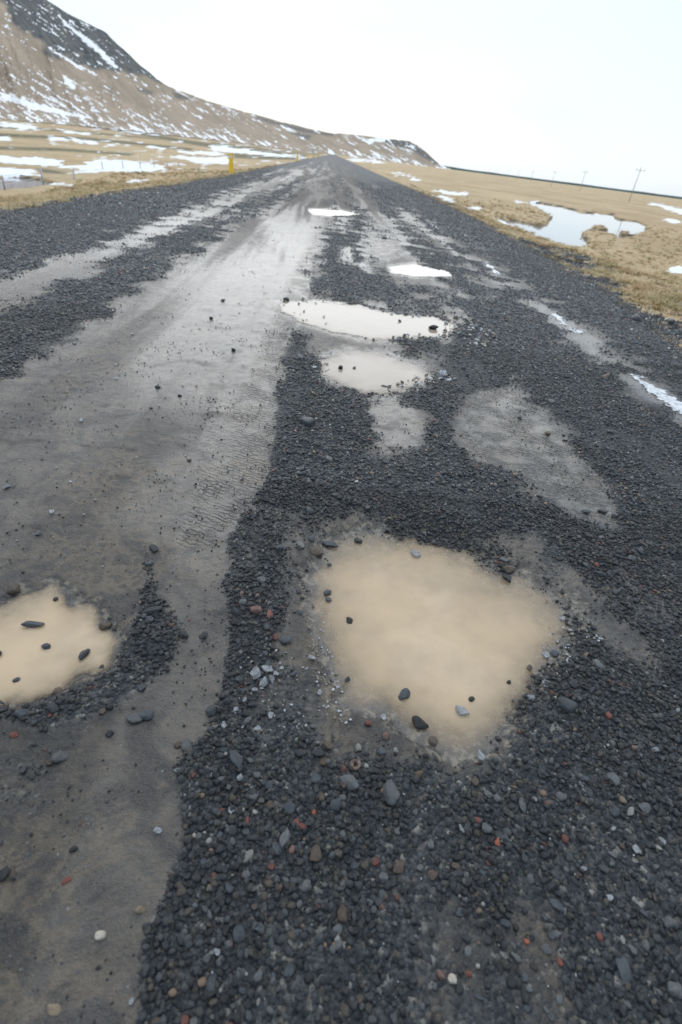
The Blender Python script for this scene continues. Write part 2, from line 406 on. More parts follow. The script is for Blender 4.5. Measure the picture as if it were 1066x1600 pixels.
M_PEBBLE = mat_stone('loose_pebble_mix', True)
M_FARPEB = mat_stone('dusty_sheen_pebble_mix', True, 3.0)  # lighter copy: dry shoulder stones, plus distant sky sheen painted into the colour
M_MIDPEB = mat_stone('mid_sheen_pebble_mix', True, 1.9)  # same pebbles with low-angle sky sheen painted in as lighter colour
M_STONE = mat_stone('wet_basalt_stone', False)
M_ICE = mat_ice()
M_PUD = mat_water('silty_puddle_water', (.53, .415, .28))
M_PUD2 = mat_water('pale_silty_water', (.33, .285, .235), rough=.04, tau=34.0)

# ------------------------------------------------------------------ the road
cols = np.concatenate([np.linspace(-10.5, -2.6, 90, endpoint=False), np.linspace(-2.6, 2.9, 420, endpoint=False), np.linspace(2.9, 9.0, 80)])
rows = [-0.7]; s = .0105
while rows[-1] < 900:
    rows.append(rows[-1]+s)
    if rows[-1] > 2.6: s *= 1.0145
rows = np.array(rows)
RX, RY = np.meshgrid(cols, rows)
rpx, rpy = to_px(RX, RY)
mud = layout(RX, RY, rpx, rpy)
RZ, edge = road_h(RX, RY, mud, rpx, rpy)
eL = RX-xl(RY); eR = xr(RY)-RX
off = np.maximum(-eL, -eR)
RZ = RZ+.05*smooth(1.2, .1, np.minimum(eL, eR))*smooth(-.2, .3, np.minimum(eL, eR))*(.4+fbm(RX*2, RY*2, 3, 91))
RZ = np.where(off > 0, RZ-off*.55, RZ)
wetm = np.zeros_like(RX); tr = np.zeros_like(RX)
for poly, f in WET: wetm = np.maximum(wetm, smooth(-f, f, sdf(poly, rpx, rpy, 90)))
for poly, f in TREAD: tr = np.maximum(tr, smooth(-f, f, sdf(poly, rpx, rpy, 60)))
ok = (off < 2.0)
fk = ok[:-1, :-1] | ok[1:, 1:]
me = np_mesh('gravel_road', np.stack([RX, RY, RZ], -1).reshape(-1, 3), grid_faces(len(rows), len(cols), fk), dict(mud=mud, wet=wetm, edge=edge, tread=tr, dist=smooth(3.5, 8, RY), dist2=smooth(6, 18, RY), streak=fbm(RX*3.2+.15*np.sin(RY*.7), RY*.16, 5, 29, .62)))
road = link('gravel_road', me, mat=M_ROAD); tag(road, kind='structure')

# ------------------------------------------------------------------ puddles
def puddle(name, idx, step, mat, label, cat='puddle', kind=None):
    nm, poly, lv, dm, F, O, W = PUDDLES[idx]
    w = at(*np.array(poly, float).T, 0.0)
    x0, x1, y0, y1 = w[:, 0].min()-.15, w[:, 0].max()+.15, w[:, 1].min()-.15, w[:, 1].max()+.15
    nx, ny = int((x1-x0)/step)+2, int((y1-y0)/step)+2
    X, Y = np.meshgrid(np.linspace(x0, x1, nx), np.linspace(y0, y1, ny))
    px, py = to_px(X, Y)
    H, _ = road_h(X, Y, px=px, py=py)
    d = lv-H
    reg = sdf(poly, px, py, 120) > -W*.6
    k = (d > -.0015) & reg
    keep = k[:-1, :-1] | k[1:, 1:] | k[1:, :-1] | k[:-1, 1:]
    me = np_mesh(name, np.stack([X, Y, np.full_like(X, lv)], -1).reshape(-1, 3), grid_faces(ny, nx, keep), dict(depth=np.maximum(d, 0)))
    bm = bmesh.new(); bm.from_mesh(me); bmesh.ops.delete(bm, geom=[v for v in bm.verts if not v.link_faces], context='VERTS'); bm.to_mesh(me); bm.free()
    o = link(name, me, mat=mat); tag(o, label, cat, 'puddles in the potholes of the road')
    return o
puddle('puddle', 0, .012, M_PUD, 'largest tan muddy puddle filling the near pothole in the gravel')
puddle('puddle', 1, .012, M_PUD, 'tan muddy puddle cut by the left edge of the photo')
puddle('puddle', 2, .025, M_PUD2, 'long pale puddle with icy rim beyond the small round puddle')
puddle('puddle', 3, .02, M_PUD2, 'small pale grey puddle just before the long icy puddle')
puddle('puddle', 4, .05, M_PUD2, 'white shining puddle behind the long icy puddle, right of centre')
puddle('puddle', 5, .10, M_PUD2, 'farthest thin white sliver of puddle in the middle of the road')

# ------------------------------------------------------------------ grassland on both sides
W_RIGHT, W_LEFT = -1.12, -2.22         # levels of the ponds
POND_R = [(827,317),(842,318.7),(875,324),(903.6,331.6),(925,334.5),(932,333),(958,337),(961,343),(990,347),(1008.5,353),(1007,362),(990,369),(967,376),(962,369),(950,366),(924,361),(909.5,364.6),(908,370),(916.6,377.6),(916.6,386),(909.5,389),(883.6,387),(846,376),(817.5,362),(800,356),(777,344),(786,344.5),(803,346),(826,351.7),(846,356),(857.7,349),(866,340),(855,334.5),(846,326),(829,320)]
ISLETS = [[(923,354),(935,353),(951,359),(950,363),(935,361),(924,358)], [(967,364),(975,362),(985,368),(978,371),(968,369)]]
POND_L = [(-160,282),(-60,280),(20,279),(57,282),(82,290),(50,296),(0,300),(-60,303),(-160,306)]
SNOW_L = [[(-60,240),(0,245),(40,247),(95,252),(102,259),(60,259),(0,253),(-60,250)], [(40,246),(96,249.5),(97,253),(60,252)],
 [(138,250),(190,250),(250,259),(264,268),(205,269),(120,264),(90,262),(140,257)], [(-60,259),(0,262),(55,266),(56,274),(0,274),(-60,272)],
 [(275,243),(315,247),(357,245),(361,255),(325,255),(282,249)], [(327,227),(352,229),(390,236),(440,241),(480,246),(415,243),(380,240),(347,236),(327,232)],
 [(75,213),(105,216),(106,220),(78,219)], [(115,217),(150,221),(150,225),(118,222)], [(-30,212),(22,215),(20,220),(-30,218)],[(168,225),(186,227),(184,229),(170,228)],[(230,228),(255,231),(254,234),(232,231)],
 [(110,268),(160,266),(162,269),(112,271)], [(66,283),(100,288),(118,289),(117,294),(100,291),(70,287)], [(198,283),(232,281),(230,285),(200,287)],[(0,190),(55,198),(58,203),(0,197)],[(95,203),(140,207),(142,210),(97,207)],
 [(272,235),(310,237),(345,240),(343,242),(300,241)],[(155,196),(215,202),(255,210),(250,212),(200,206),(156,199)]]
SNOW_R = [[(543,247),(567,250),(566,253),(548,251)], [(571,249),(598,252),(597,255),(574,253)], [(621,270),(628,271),(627,274),(621,273)],[(634,272),(642,273),(641,276),(635,275)], [(645,277),(656,280),(655,283),(646,281)], [(683,296),(700,299),(728,301),(727,305),(700,303),(684,300)],
 [(685,307),(695,309),(708,313),(706,317),(690,313)], [(736,323),(748,325),(747,328),(738,327)], [(806,314),(815,316),(813,318),(807,317)], [(1041,420),(1066,418),(1120,430),(1120,436),(1066,428),(1048,425)],
 [(1016,317),(1066,327),(1120,338),(1120,345),(1066,334),(1030,325)], [(1035,342),(1062,345),(1060,348),(1037,346)], [(775,341),(790,345),(815,350),(812,354),(788,350),(777,346)], [(826,315),(842,316),(840,319),(829,319)],[(770,267),(790,269),(789,271),(771,269)]]
DARK_L = [[(-40,172),(100,187),(200,203),(300,220),(370,230),(480,242),(480,245),(370,236),(300,226),(200,208),(100,193),(-40,180)],
          [(-40,206),(60,211),(140,215),(230,224),(300,232),(300,236),(230,228),(140,220),(60,216),(-40,212)], [(355,239),(480,247),(480,250),(420,249),(358,246)],[(55,264),(70,264),(105,270),(100,272),(68,270)], [(-40,228),(90,231),(210,240),(205,243),(90,236),(-40,233)], [(-40,194),(60,200),(150,207),(260,217),(262,219),(150,210),(60,203),(-40,198)], [(330,222),(420,232),(500,241),(500,243),(420,235),(330,226)]]
def mat_grass():
    t = NT('dead_grass_ground')
    soil = t.attr('soil'); snow = t.attr('snow'); dark = t.attr('dark'); bank = t.attr('bank')
    n1 = t.noise(.09, 5, .6, st=((1, .45, 1),)); n2 = t.noise(.8, 5, .7); n3 = t.noise(9, 4, .7); n4 = t.noise(.30, 4, .65, st=((.5, 1.6, 1), (0, 0, .2)))
    c = t.mix(t.rng(n1, .35, .65), (.52, .405, .245), (.40, .29, .165))
    c = t.mix(t.rng(n4, .48, .66, 0, .75), c, (.50, .40, .26))
    c = t.mix(t.rng(n2, .52, .72, 0, .6), c, (.22, .19, .095))
    c = t.mix(t.rng(n3, .35, .7, 0, .55), c, t.mix(1.0, c, (.55, .5, .45), blend='MULTIPLY'))
    c = t.mix(t.math('MULTIPLY', dark, t.rng(n2, .3, .6, .6, 1)), c, (.075, .08, .04))
    c = t.mix(bank, c, (.07, .055, .03))
    c = t.mix(t.math('MULTIPLY', t.rng(soil, .05, .4, 0, .7), t.rng(n2, .4, .55)), c, (.21, .195, .075))
    s = t.rng(t.math('ADD', soil, t.math('MULTIPLY', t.math('SUBTRACT', t.noise(2.2, 5, .7), .5), .9)), .4, .6)
    c = t.mix(s, c, t.ramp(t.voro(26, out='Distance'), [(0, (.045, .05, .054)), (.5, (.018, .02, .022))]))
    sn = t.rng(t.math('ADD', snow, t.math('MULTIPLY', t.math('SUBTRACT', t.noise(1.1, 6, .75), .5), 1.3)), .45, .62)
    c = t.mix(sn, c, t.mix(t.rng(n2, .4, .6), (.70, .76, .82), (.80, .83, .86)))
    bmp = t.bump(t.math('ADD', t.math('MULTIPLY', n2, 1.0), t.math('MULTIPLY', n3, .35)), t.mix(sn, 1.0, .1, 'FLOAT'), .18)
    return t.bsdf(color=c, rough=.85, normal=bmp, spec=.25)
M_GRASS = mat_grass()

def plain_h(X, Y, side):
    e = (X-xr(Y)) if side > 0 else (xl(Y)-X)
    D, W = (.95, 15-7.5*smooth(11, 21, Y)) if side > 0 else (2.0, 15.0+0*Y)
    rough_ = smooth(0, 3, e)
    z = -.045-D*smooth(0, 1, (e+.6)/(W+.6)) if side > 0 else -.045-D*(1-np.exp(-np.maximum(e, -.5)/7.0))*1.05
    z = z+(fbm(X*.9, Y*.9, 4, 7)-.5)*(.07+.20*rough_)+(fbm(X*.14, Y*.14, 3, 8)-.5)*.28*rough_
    z = z-.45*smooth(0, -1.2, e)
    ponds = [POND_R] if side > 0 else [POND_L]
    lv = W_RIGHT if side > 0 else W_LEFT
    px, py = to_px(X, Y, lv)
    nn = (fbm(X*.8, Y*.8, 4, 15)-.5)
    bank = np.zeros_like(X)
    for P in ponds:
        d = sdf(P, px, py, 60)+nn*4
        for I in (ISLETS if side > 0 else []): d = np.minimum(d, -sdf(I, px, py, 200)*1.0)
        floor_ = lv-.35
        zz = np.maximum(z, lv+.10)
        flat = smooth(40, 2, -d)
        zz = zz*(1-flat)+np.minimum(zz, lv+.17+nn*.1)*flat
        t = smooth(-1.4, .3, d)
        z = np.where(d > -60, zz*(1-t)+floor_*t, z)
        bank = np.maximum(bank, smooth(-2.2, -.8, d)*(nn > -.08))
    return z, e, bank
def grassland(side):
    rows = [-7.0]; s = .085
    while rows[-1] < 9000:
        rows.append(rows[-1]+s)
        if rows[-1] > 5: s *= 1.013
    rows = np.array(rows)
    w = np.linspace(0, 1, 400)**1.35*3.4
    w = np.concatenate([[-.16, -.09, -.045, -.02], w])
    Wg, Y = np.meshgrid(w, rows)
    X = (xr(Y) if side > 0 else xl(Y)) + side*np.where(Wg < 0, Wg*8, Wg*(np.maximum(Y, -2)+9))
    z, e, bank = plain_h(X, Y, side)
    px, py = to_px(X, Y, z)
    snow = np.zeros_like(X); dark = np.zeros_like(X)
    swx = px+(fbm(px*.08, py*.6, 4, 64, .6)-.5)*34; swy = py+(fbm(px*.12, py*.3, 3, 65)-.5)*3.5
    for P in (SNOW_R if side > 0 else SNOW_L): snow = np.maximum(snow, smooth(-2.4, 1.2, sdf(P, swx, swy, 16)+(fbm(px*.22, py*1.3, 4, 66, .65)-.5)*7))
    if side < 0:
        for P in DARK_L: dark = np.maximum(dark, smooth(-2, 2, sdf(P, px, py, 12)))
        spk = smooth(.57, .66, fbm(px*.06, py*.5, 5, 33, .6))*smooth(240, 225, py+.0*px-.14*px)*.62
        snow = np.maximum(snow, spk)
        soil = smooth(1.3, -.2, e)*.55
    else:
        vn = fbm(X*1.1, Y*1.1, 3, 307); soil = np.maximum(smooth(3.8, .2, e)*smooth(.44, .56, vn+.08*smooth(3, 0, e))*.8*smooth(70, 20, Y), smooth(1.0, -.2, e)*.7)
        tr2 = np.exp(-((e-3.9)/.35)**2)*smooth(16, 22, Y)*.75; soil = np.maximum(soil, tr2)
    # the grass ends at the road; snow lies a little proud
    z = z+snow*.03*smooth(2, 12, Y)
    me = np_mesh('grassland', np.stack([X, Y, z], -1).reshape(-1, 3), grid_faces(len(rows), len(w)) if side > 0 else grid_faces(len(rows), len(w))[:, ::-1],
                 dict(soil=soil, snow=snow, dark=dark, bank=bank))
    o = link('grassland', me, mat=M_GRASS); tag(o, kind='structure'); return o
grassland(1); grassland(-1)
# ground sheet under everything out to the horizon
bm = bmesh.new(); add_box(bm, (0, 8000, -8.0), (40000, 30000, .5)); g = link('ground', bm_mesh('ground', bm, mat_simple('far_ground', (.3, .23, .14), .9, obj=False, scale=.05))); tag(g, kind='structure')

# ponds
def pond(poly, lv, name, label, tint):
    w = at(*np.array(poly, float).T, lv)
    x0, x1, y0, y1 = w[:, 0].min()-1.5, w[:, 0].max()+1.5, w[:, 1].min()-1.5, w[:, 1].max()+1.5
    bm = bmesh.new(); vs = [bm.verts.new((x, y, lv)) for x, y in ((x0, y0), (x1, y0), (x1, y1), (x0, y1))]; bm.faces.new(vs)
    t = NT(name+'_water'); n = t.noise(1.5, 3, .5)
    t.bsdf(color=tint, rough=.04, ior=1.33, normal=t.bump(t.noise(3, 2, .5), .05, .01))
    o = link(name, bm_mesh(name, bm, t.m)); tag(o, label, 'pond', None, 'structure')
pond(POND_R, W_RIGHT, 'pond', 'still pond with grassy islets right of the road', (.20, .22, .24))
pond(POND_L, W_LEFT, 'pond', 'half frozen pond left of the road below the fence', (.30, .32, .36))

# ------------------------------------------------------------------ mountain
def mountain():
    cx = [-700, -420, -200, 0, 75, 110, 165, 190, 215, 245, 285, 320, 360, 400, 440, 480, 520, 560, 600, 640, 656, 668, 678, 688, 705]
    cy = [-760, -440, -200, -52, 0, 22, 50, 74, 98, 125, 143, 156, 168, 179, 190, 201, 208, 212, 216, 221, 229, 239, 249, 257, 263]
    fx = [-700, -200, 0, 250, 450, 560, 640, 705]; fd = [210, 300, 380, 800, 1700, 2500, 3000, 3500]; cd = [520, 800, 1000, 1500, 2500, 3200, 3600, 3700]
    ns, nt = 820, 190
    S = np.linspace(-700, 705, ns); T = np.concatenate([np.linspace(0, 1, nt-14), 1+np.linspace(.01, .35, 14)])
    fdi = np.interp(S, fx, fd); cdi = np.interp(S, fx, cd)
    cyi = np.interp(S, cx, cy)
    cyi = cyi+(fbm(S*.05, S*0, 4, 77)-.5)*np.interp(S, [0, 700], [7, 3.5])
    cr = at_depth(S, cyi, 1.0)-EYE
    cr = cr/np.linalg.norm(cr[:, :2], axis=1)[:, None]*cdi[:, None]+EYE
    bx, by = (cr-EYE)[:, 0]/cdi, (cr-EYE)[:, 1]/cdi
    tt = T[:, None]; S2 = np.broadcast_to(S, (len(T), ns))
    D = fdi+(cdi-fdi)*tt
    base = np.interp(S, [-200, 300, 705], [-2.2, -1.5, -1.0])
    prof = np.where(tt <= 1, .30*tt+.70*tt**2.0, 1-(tt-1)*1.1)
    Z = base+(cr[:, 2]-base)*prof
    H = cr[:, 2]-base
    gul = fbm(S2*.030+tt*1.6, tt*1.4, 5, 101, .55)-.5; rid = 1-np.abs(fbm(S2*.055+tt*2.6, tt*.9, 4, 131)*2-1)
    env = np.clip(tt*4, 0, 1)*np.clip((1.02-np.minimum(tt, 1))*6, .12, 1)
    Z = Z+H*env*(gul*.16*smooth(-250, 150, S2)+gul*.03+(rid-.7)*.05*smooth(-100, 150, S2))+H*.012*(fbm(S2*.4, tt*30, 4, 5)-.5)*env
    X = bx*D; Y = by*D
    px, py = to_px(X, Y, Z)
    # rock high up, snow in streaks running down to the right
    RO = [(-700,-800),(-300,-150),(-60,-60),(0,0),(18,22),(50,55),(85,84),(120,98),(160,106),(200,120),(236,128),(300,120),(200,0),(0,-300)]
    n = fbm(px*.04, py*.06, 4, 55)-.5
    rock = smooth(-6, 6, sdf(RO, px, py, 400)+n*44)
    for P in ([(212,134),(240,142),(238,150),(215,142)], [(398,180),(480,203),(520,210),(520,213),(470,205),(400,186)], [(600,217),(645,222),(690,256),(678,256),(655,243),(638,232),(600,224)], [(455,207),(490,212),(480,218)], [(270,145),(300,152),(296,158),(274,152)]):
        rock = np.maximum(rock, .8*smooth(-3, 3, sdf(P, px, py, 30)+n*5))
    a = math.radians(33)
    u = px*math.cos(a)+py*math.sin(a); v = -px*math.sin(a)+py*math.cos(a)
    far = smooth(250, 650, px)
    st = fbm(u*.06, v*.34, 5, 202, .66)
    st2 = fbm(u*.16, v*.75, 4, 212, .65)
    low = smooth(.50, .12, tt+0*px)
    thr = .595-.06*low+.015*rock-.035*far+.05*smooth(.25, .0, np.abs(tt-.55)+0*px)*(1-rock)
    snow = smooth(thr, thr+.035, st*.62+st2*.38)
    for P in ([(75,73),(110,93),(152,117),(150,118),(108,97)], [(0,145),(60,162),(140,183),(135,186),(50,170),(0,153)], [(92,25),(150,68),(185,104),(178,106),(140,72),(105,42)], [(565,220),(605,214),(602,221),(575,223)], [(200,195),(240,205),(238,209),(205,201)], [(100,120),(118,132),(116,140),(102,130)]):
        snow = np.maximum(snow, smooth(-1.5, .8, sdf(P, px, py, 30)+(st2-.5)*11+(st-.5)*8))
    V = np.stack([X, Y, Z], -1).reshape(-1, 3)
    me = np_mesh('mountain', V, grid_faces(len(T), ns), dict(rock=rock, snow=snow, low=low))
    t = NT('mountain_slope')
    rk, sn_, lw = t.attr('rock'), t.attr('snow'), t.attr('low')
    n1 = t.noise(.012, 6, .65); n2 = t.noise(.06, 5, .7)
    c = t.mix(t.rng(n1, .35, .65), (.38, .305, .235), (.285, .235, .18))  # slope tones lightened to stand in for distance haze
    c = t.mix(t.rng(n2, .52, .7, 0, .6), c, (.21, .19, .13))
    rc = t.mix(t.rng(n2, .35, .65), (.060, .068, .082), (.13, .14, .13))
    c = t.mix(rk, c, rc)
    c = t.mix(t.rng(t.math('ADD', sn_, t.math('MULTIPLY', t.math('SUBTRACT', n2, .5), .5)), .4, .6), c, (.84, .87, .91))
    t.bsdf(color=c, rough=.9, spec=.2, normal=t.bump(n2, .8, 6.0))
    o = link('mountain', me, mat=t.m); tag(o, kind='structure')
mountain()
# low dark coast on the right horizon
def coast():
    S = np.linspace(640, 1700, 300); dist = 5200.0
    d = ray(S, 240+(S-520)*math.tan(ROLL)); d = d/np.linalg.norm(d[:, :2], axis=1)[:, None]*dist
    h = 14+6*(fbm(S*.03, S*0, 4, 3)-.5)+smooth(760, 640, S)*6
    rows_ = []
    for k, (dd, hh) in enumerate(((1.0, -10), (1.003, .5), (1.02, 1.0), (1.06, .9), (1.1, -10))):
        rows_.append(np.stack([d[:, 0]*dd, d[:, 1]*dd, h*hh if hh > 0 else np.full_like(h, hh)], -1))
    me = np_mesh('coast', np.array(rows_).reshape(-1, 3), grid_faces(5, len(S)))
    o = link('distant_hills', me, mat=mat_simple('dark_heath', (.045, .085, .085), .9, obj=False, scale=.004)); tag(o, kind='structure')
coast()
# ------------------------------------------------------------------ stones: prototypes
def stone_mesh(name, seed, sub, mat, cuts=9, flat=1.0, jag=.06):
    rnd = random.Random(seed); bm = bmesh.new()
    bmesh.ops.create_icosphere(bm, subdivisions=sub, radius=1.0)
    pl = []
    for _ in range(cuts):
        n = Vector((rnd.gauss(0, 1), rnd.gauss(0, 1), rnd.gauss(0, 1))).normalized(); pl.append((n, rnd.uniform(.52, .86)))
    ph = [rnd.uniform(0, 9) for _ in range(6)]
    sx, sy, sz = rnd.uniform(.92, 1.12), rnd.uniform(.82, 1.0), rnd.uniform(.6, .85)*flat
    for v in bm.verts:
        p = v.co
        for n, d in pl:
            q = p.dot(n)
            if q > d: p = p-n*(q-d)*.92
        r = 1+jag*(math.sin(p.x*3+ph[0])+math.sin(p.y*3.7+ph[1])+math.sin(p.z*4+ph[2]))*.5+jag*.35*(math.sin(p.x*9+ph[3])*math.sin(p.y*8+ph[4]))
        v.co = Vector((p.x*sx*r, p.y*sy*r, p.z*sz*r))
    return bm_mesh(name, bm, mat, True)
def hidden_collection(name, meshes):
    c = bpy.data.collections.new(name)
    for i, m in enumerate(meshes):
        c.objects.link(bpy.data.objects.new(m.name, m))
    return c
def scatter(name, P, rot, scl, coll, label, cat, extra=None):
    """one object: points that carry copies of the pieces in a collection"""
    me = bpy.data.meshes.new(name); n = len(P)
    me.vertices.add(n); me.vertices.foreach_set('co', np.asarray(P, np.float32).ravel())
    for a, v, ty in (('rot', rot, 'FLOAT_VECTOR'), ('scl', scl, 'FLOAT_VECTOR')):
        q = me.attributes.new(a, ty, 'POINT'); q.data.foreach_set('vector', np.asarray(v, np.float32).ravel())
    q = me.attributes.new('pick', 'INT', 'POINT'); q.data.foreach_set('value', RNG.integers(0, len(coll.objects), n).astype(np.int32))
    ng = bpy.data.node_groups.new(name+'_scatter', 'GeometryNodeTree')
    ng.interface.new_socket('Geometry', in_out='INPUT', socket_type='NodeSocketGeometry'); ng.interface.new_socket('Geometry', in_out='OUTPUT', socket_type='NodeSocketGeometry')
    N, L = ng.nodes, ng.links
    gi, go = N.new('NodeGroupInput'), N.new('NodeGroupOutput')
    iop = N.new('GeometryNodeInstanceOnPoints'); ci = N.new('GeometryNodeCollectionInfo')
    ci.inputs['Collection'].default_value = coll; ci.inputs['Separate Children'].default_value = True; ci.inputs['Reset Children'].default_value = True
    m2p = N.new('GeometryNodeMeshToPoints')
    def na(nm, ty):
        x = N.new('GeometryNodeInputNamedAttribute'); x.data_type = ty; x.inputs['Name'].default_value = nm; return x.outputs[0]
    e2r = N.new('FunctionNodeEulerToRotation')
    L.new(gi.outputs[0], m2p.inputs[0]); L.new(m2p.outputs[0], iop.inputs['Points']); L.new(ci.outputs[0], iop.inputs['Instance'])
    iop.inputs['Pick Instance'].default_value = True
    L.new(na('pick', 'INT'), iop.inputs['Instance Index']); L.new(na('rot', 'FLOAT_VECTOR'), e2r.inputs[0]); L.new(e2r.outputs[0], iop.inputs['Rotation'])
    L.new(na('scl', 'FLOAT_VECTOR'), iop.inputs['Scale']); L.new(iop.outputs[0], go.inputs[0])
    o = link(name, me); md = o.modifiers.new('scatter', 'NODES'); md.node_group = ng
    tag(o, label, cat, None, 'stuff'); return o

protoH = [stone_mesh('pebble_shape', 100+i, 2, M_PEBBLE, 8) for i in range(12)]
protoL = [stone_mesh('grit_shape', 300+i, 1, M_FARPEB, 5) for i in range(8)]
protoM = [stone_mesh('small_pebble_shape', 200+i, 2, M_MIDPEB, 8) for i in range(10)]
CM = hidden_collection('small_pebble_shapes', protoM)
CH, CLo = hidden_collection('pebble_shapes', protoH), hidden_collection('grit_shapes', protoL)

def ground_z(X, Y):
    H, edge_ = road_h(X, Y)
    eL_, eR_ = X-xl(Y), xr(Y)-X; e_ = np.minimum(eL_, eR_)
    H = H+.05*smooth(1.2, .1, e_)*smooth(-.2, .3, e_)*(.4+fbm(X*2, Y*2, 3, 91))
    return H, edge_, e_
def gravel_points(y0, y1, x0, x1, D, rmin, rmax, powr, mudfrac, margin=300):
    n = int((y1-y0)*(x1-x0)*D)
    X = RNG.uniform(x0, x1, n); Y = RNG.uniform(y0, y1, n)
    px, py = to_px(X, Y)
    k = (px > -margin) & (px < 1066+margin) & (py < 1600+margin)
    X, Y, px, py = X[k], Y[k], px[k], py[k]
    m = layout(X, Y, px, py)
    H, ed, e = ground_z(X, Y)
    dens = (1-smooth(.05, np.where(Y > 4.5, .95, .8), m))**1.4*(np.where(Y > 5.2, .65, .15)+np.where(Y > 5.2, .6, 1.5)*smooth(.3, .62, fbm(X*3.5, Y*2.2, 4, 303)))*np.where(Y > 13, smooth(56, 14, Y), 1.0)+mudfrac*(.2+1.6*smooth(.45, .7, fbm(X*4, Y*4, 3, 305)))
    lv = -.0105
    dens = np.where(H < lv-.004, dens*.06, dens); dens = np.where(H < lv-.02, dens*.12, dens)
    dens = np.where(e < -.3, 0, dens)
    k = RNG.random(len(X)) < dens
    X, Y, H, m = X[k], Y[k], H[k], m[k]; n = len(X)
    r = (rmin+(rmax-rmin)*RNG.random(n)**powr)*(1-.42*smooth(.5, .8, m))
    sc = np.stack([r*RNG.uniform(.8, 1.25, n), r*RNG.uniform(.8, 1.2, n), r*RNG.uniform(.7, 1.1, n)], -1)
    rot = np.stack([RNG.normal(0, .35, n), RNG.normal(0, .35, n), RNG.uniform(0, 6.28, n)], -1)
    Z = np.maximum(H, np.where(H < lv, H, H))+r*RNG.uniform(.1, .5, n)*(1-.65*smooth(.5, .8, m))
    return np.stack([X, Y, Z], -1), rot, sc
A1 = gravel_points(-.35, 2.3, -2.0, 2.6, 27000, .0018, .0115, 5.0, .08)
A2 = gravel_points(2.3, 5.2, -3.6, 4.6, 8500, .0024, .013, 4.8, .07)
near = A1
scatter('gravel', *A1, CH, 'loose dark volcanic gravel lying on the road around the nearest potholes', 'gravel')
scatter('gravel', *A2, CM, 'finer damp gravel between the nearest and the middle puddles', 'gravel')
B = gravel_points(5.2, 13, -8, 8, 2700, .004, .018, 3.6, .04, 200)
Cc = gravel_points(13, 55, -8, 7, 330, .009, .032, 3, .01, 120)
def verge_points(side, n, emax):
    Y = 3.0*(16.0)**RNG.random(n); e = -.3+emax*RNG.random(n)**1.4
    X = (xr(Y)+e) if side > 0 else (xl(Y)-e)
    z, e2, _ = plain_h(X, Y, side)
    k = RNG.random(n) < np.maximum(smooth(emax+.4, .2, e)*smooth(.44, .56, fbm(X*1.1, Y*1.1, 3, 307)+.08*smooth(3, 0, e)), smooth(.9, 0, e)*.8)
    X, Y, z = X[k], Y[k], z[k]; m = len(X); r = (.008+.024*RNG.random(m)**3)
    return np.stack([X, Y, z+r*.4], -1), RNG.normal(0, 1.5, (m, 3)), np.stack([r, r*RNG.uniform(.8, 1.2, m), r*.8], -1)
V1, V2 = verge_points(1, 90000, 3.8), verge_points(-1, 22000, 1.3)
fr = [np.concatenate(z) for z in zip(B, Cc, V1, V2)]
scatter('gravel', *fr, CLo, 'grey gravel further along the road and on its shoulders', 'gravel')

# ------------------------------------------------------------------ single stones
BIG = [stone_mesh('stone_form', 500+i, 3, M_STONE, 10, jag=.05) for i in range(14)]
FLATS = [stone_mesh('flat_stone_form', 560+i, 3, M_STONE, 12, .55, .04) for i in range(5)]
C = dict(slate=(.040,.049,.060), dark=(.020,.024,.029), black=(.012,.013,.015), grey=(.075,.082,.090), pale=(.17,.17,.165), brown=(.062,.047,.036), red=(.13,.042,.032),
         pink=(.12,.068,.058), orange=(.24,.075,.04), tan=(.15,.12,.085), white=(.34,.32,.28))
GR = 'single stones lying on the road'
def h_at(x, y):
    H, _, _ = ground_z(np.array([x]), np.array([y])); return float(H[0])
used = []
def stone(px, py, w, asp, colr, label, flat=False, rise=.42, z=None, rot=None, group=GR, k=None):
    p = at(px, py, 0.0); h = h_at(p[0], p[1]); p = at(px, py, h+.004); h = h_at(p[0], p[1])
    if z is not None: h = z
    zc = depth_of((p[0], p[1], h)); r = w*.5*zc/F_PX*1.08
    i = len(used); used.append((px, py, w))
    me = (FLATS[i % len(FLATS)] if flat else BIG[(i*5+3) % len(BIG)])
    o = link('stone', me); o.location = (p[0], p[1], h+r*rise*.62)
    o.scale = (r*max(asp, 1)**.38*1.05, r/max(asp, 1)**.42*1.03, r*(.85 if not flat else .9))
    rr = random.Random(i*13+1)
    o.rotation_euler = (rr.uniform(-.25, .25), rr.uniform(-.25, .25), rr.uniform(0, 3.1) if rot is None else rot)
    c = C[colr]; j = rr.uniform(.82, 1.18); o.color = (c[0]*j, c[1]*j, c[2]*j, 1)
    tag(o, label, 'stone', group)
    return o
L1, L2 = 'the tan puddle at the left edge', 'the largest tan puddle'
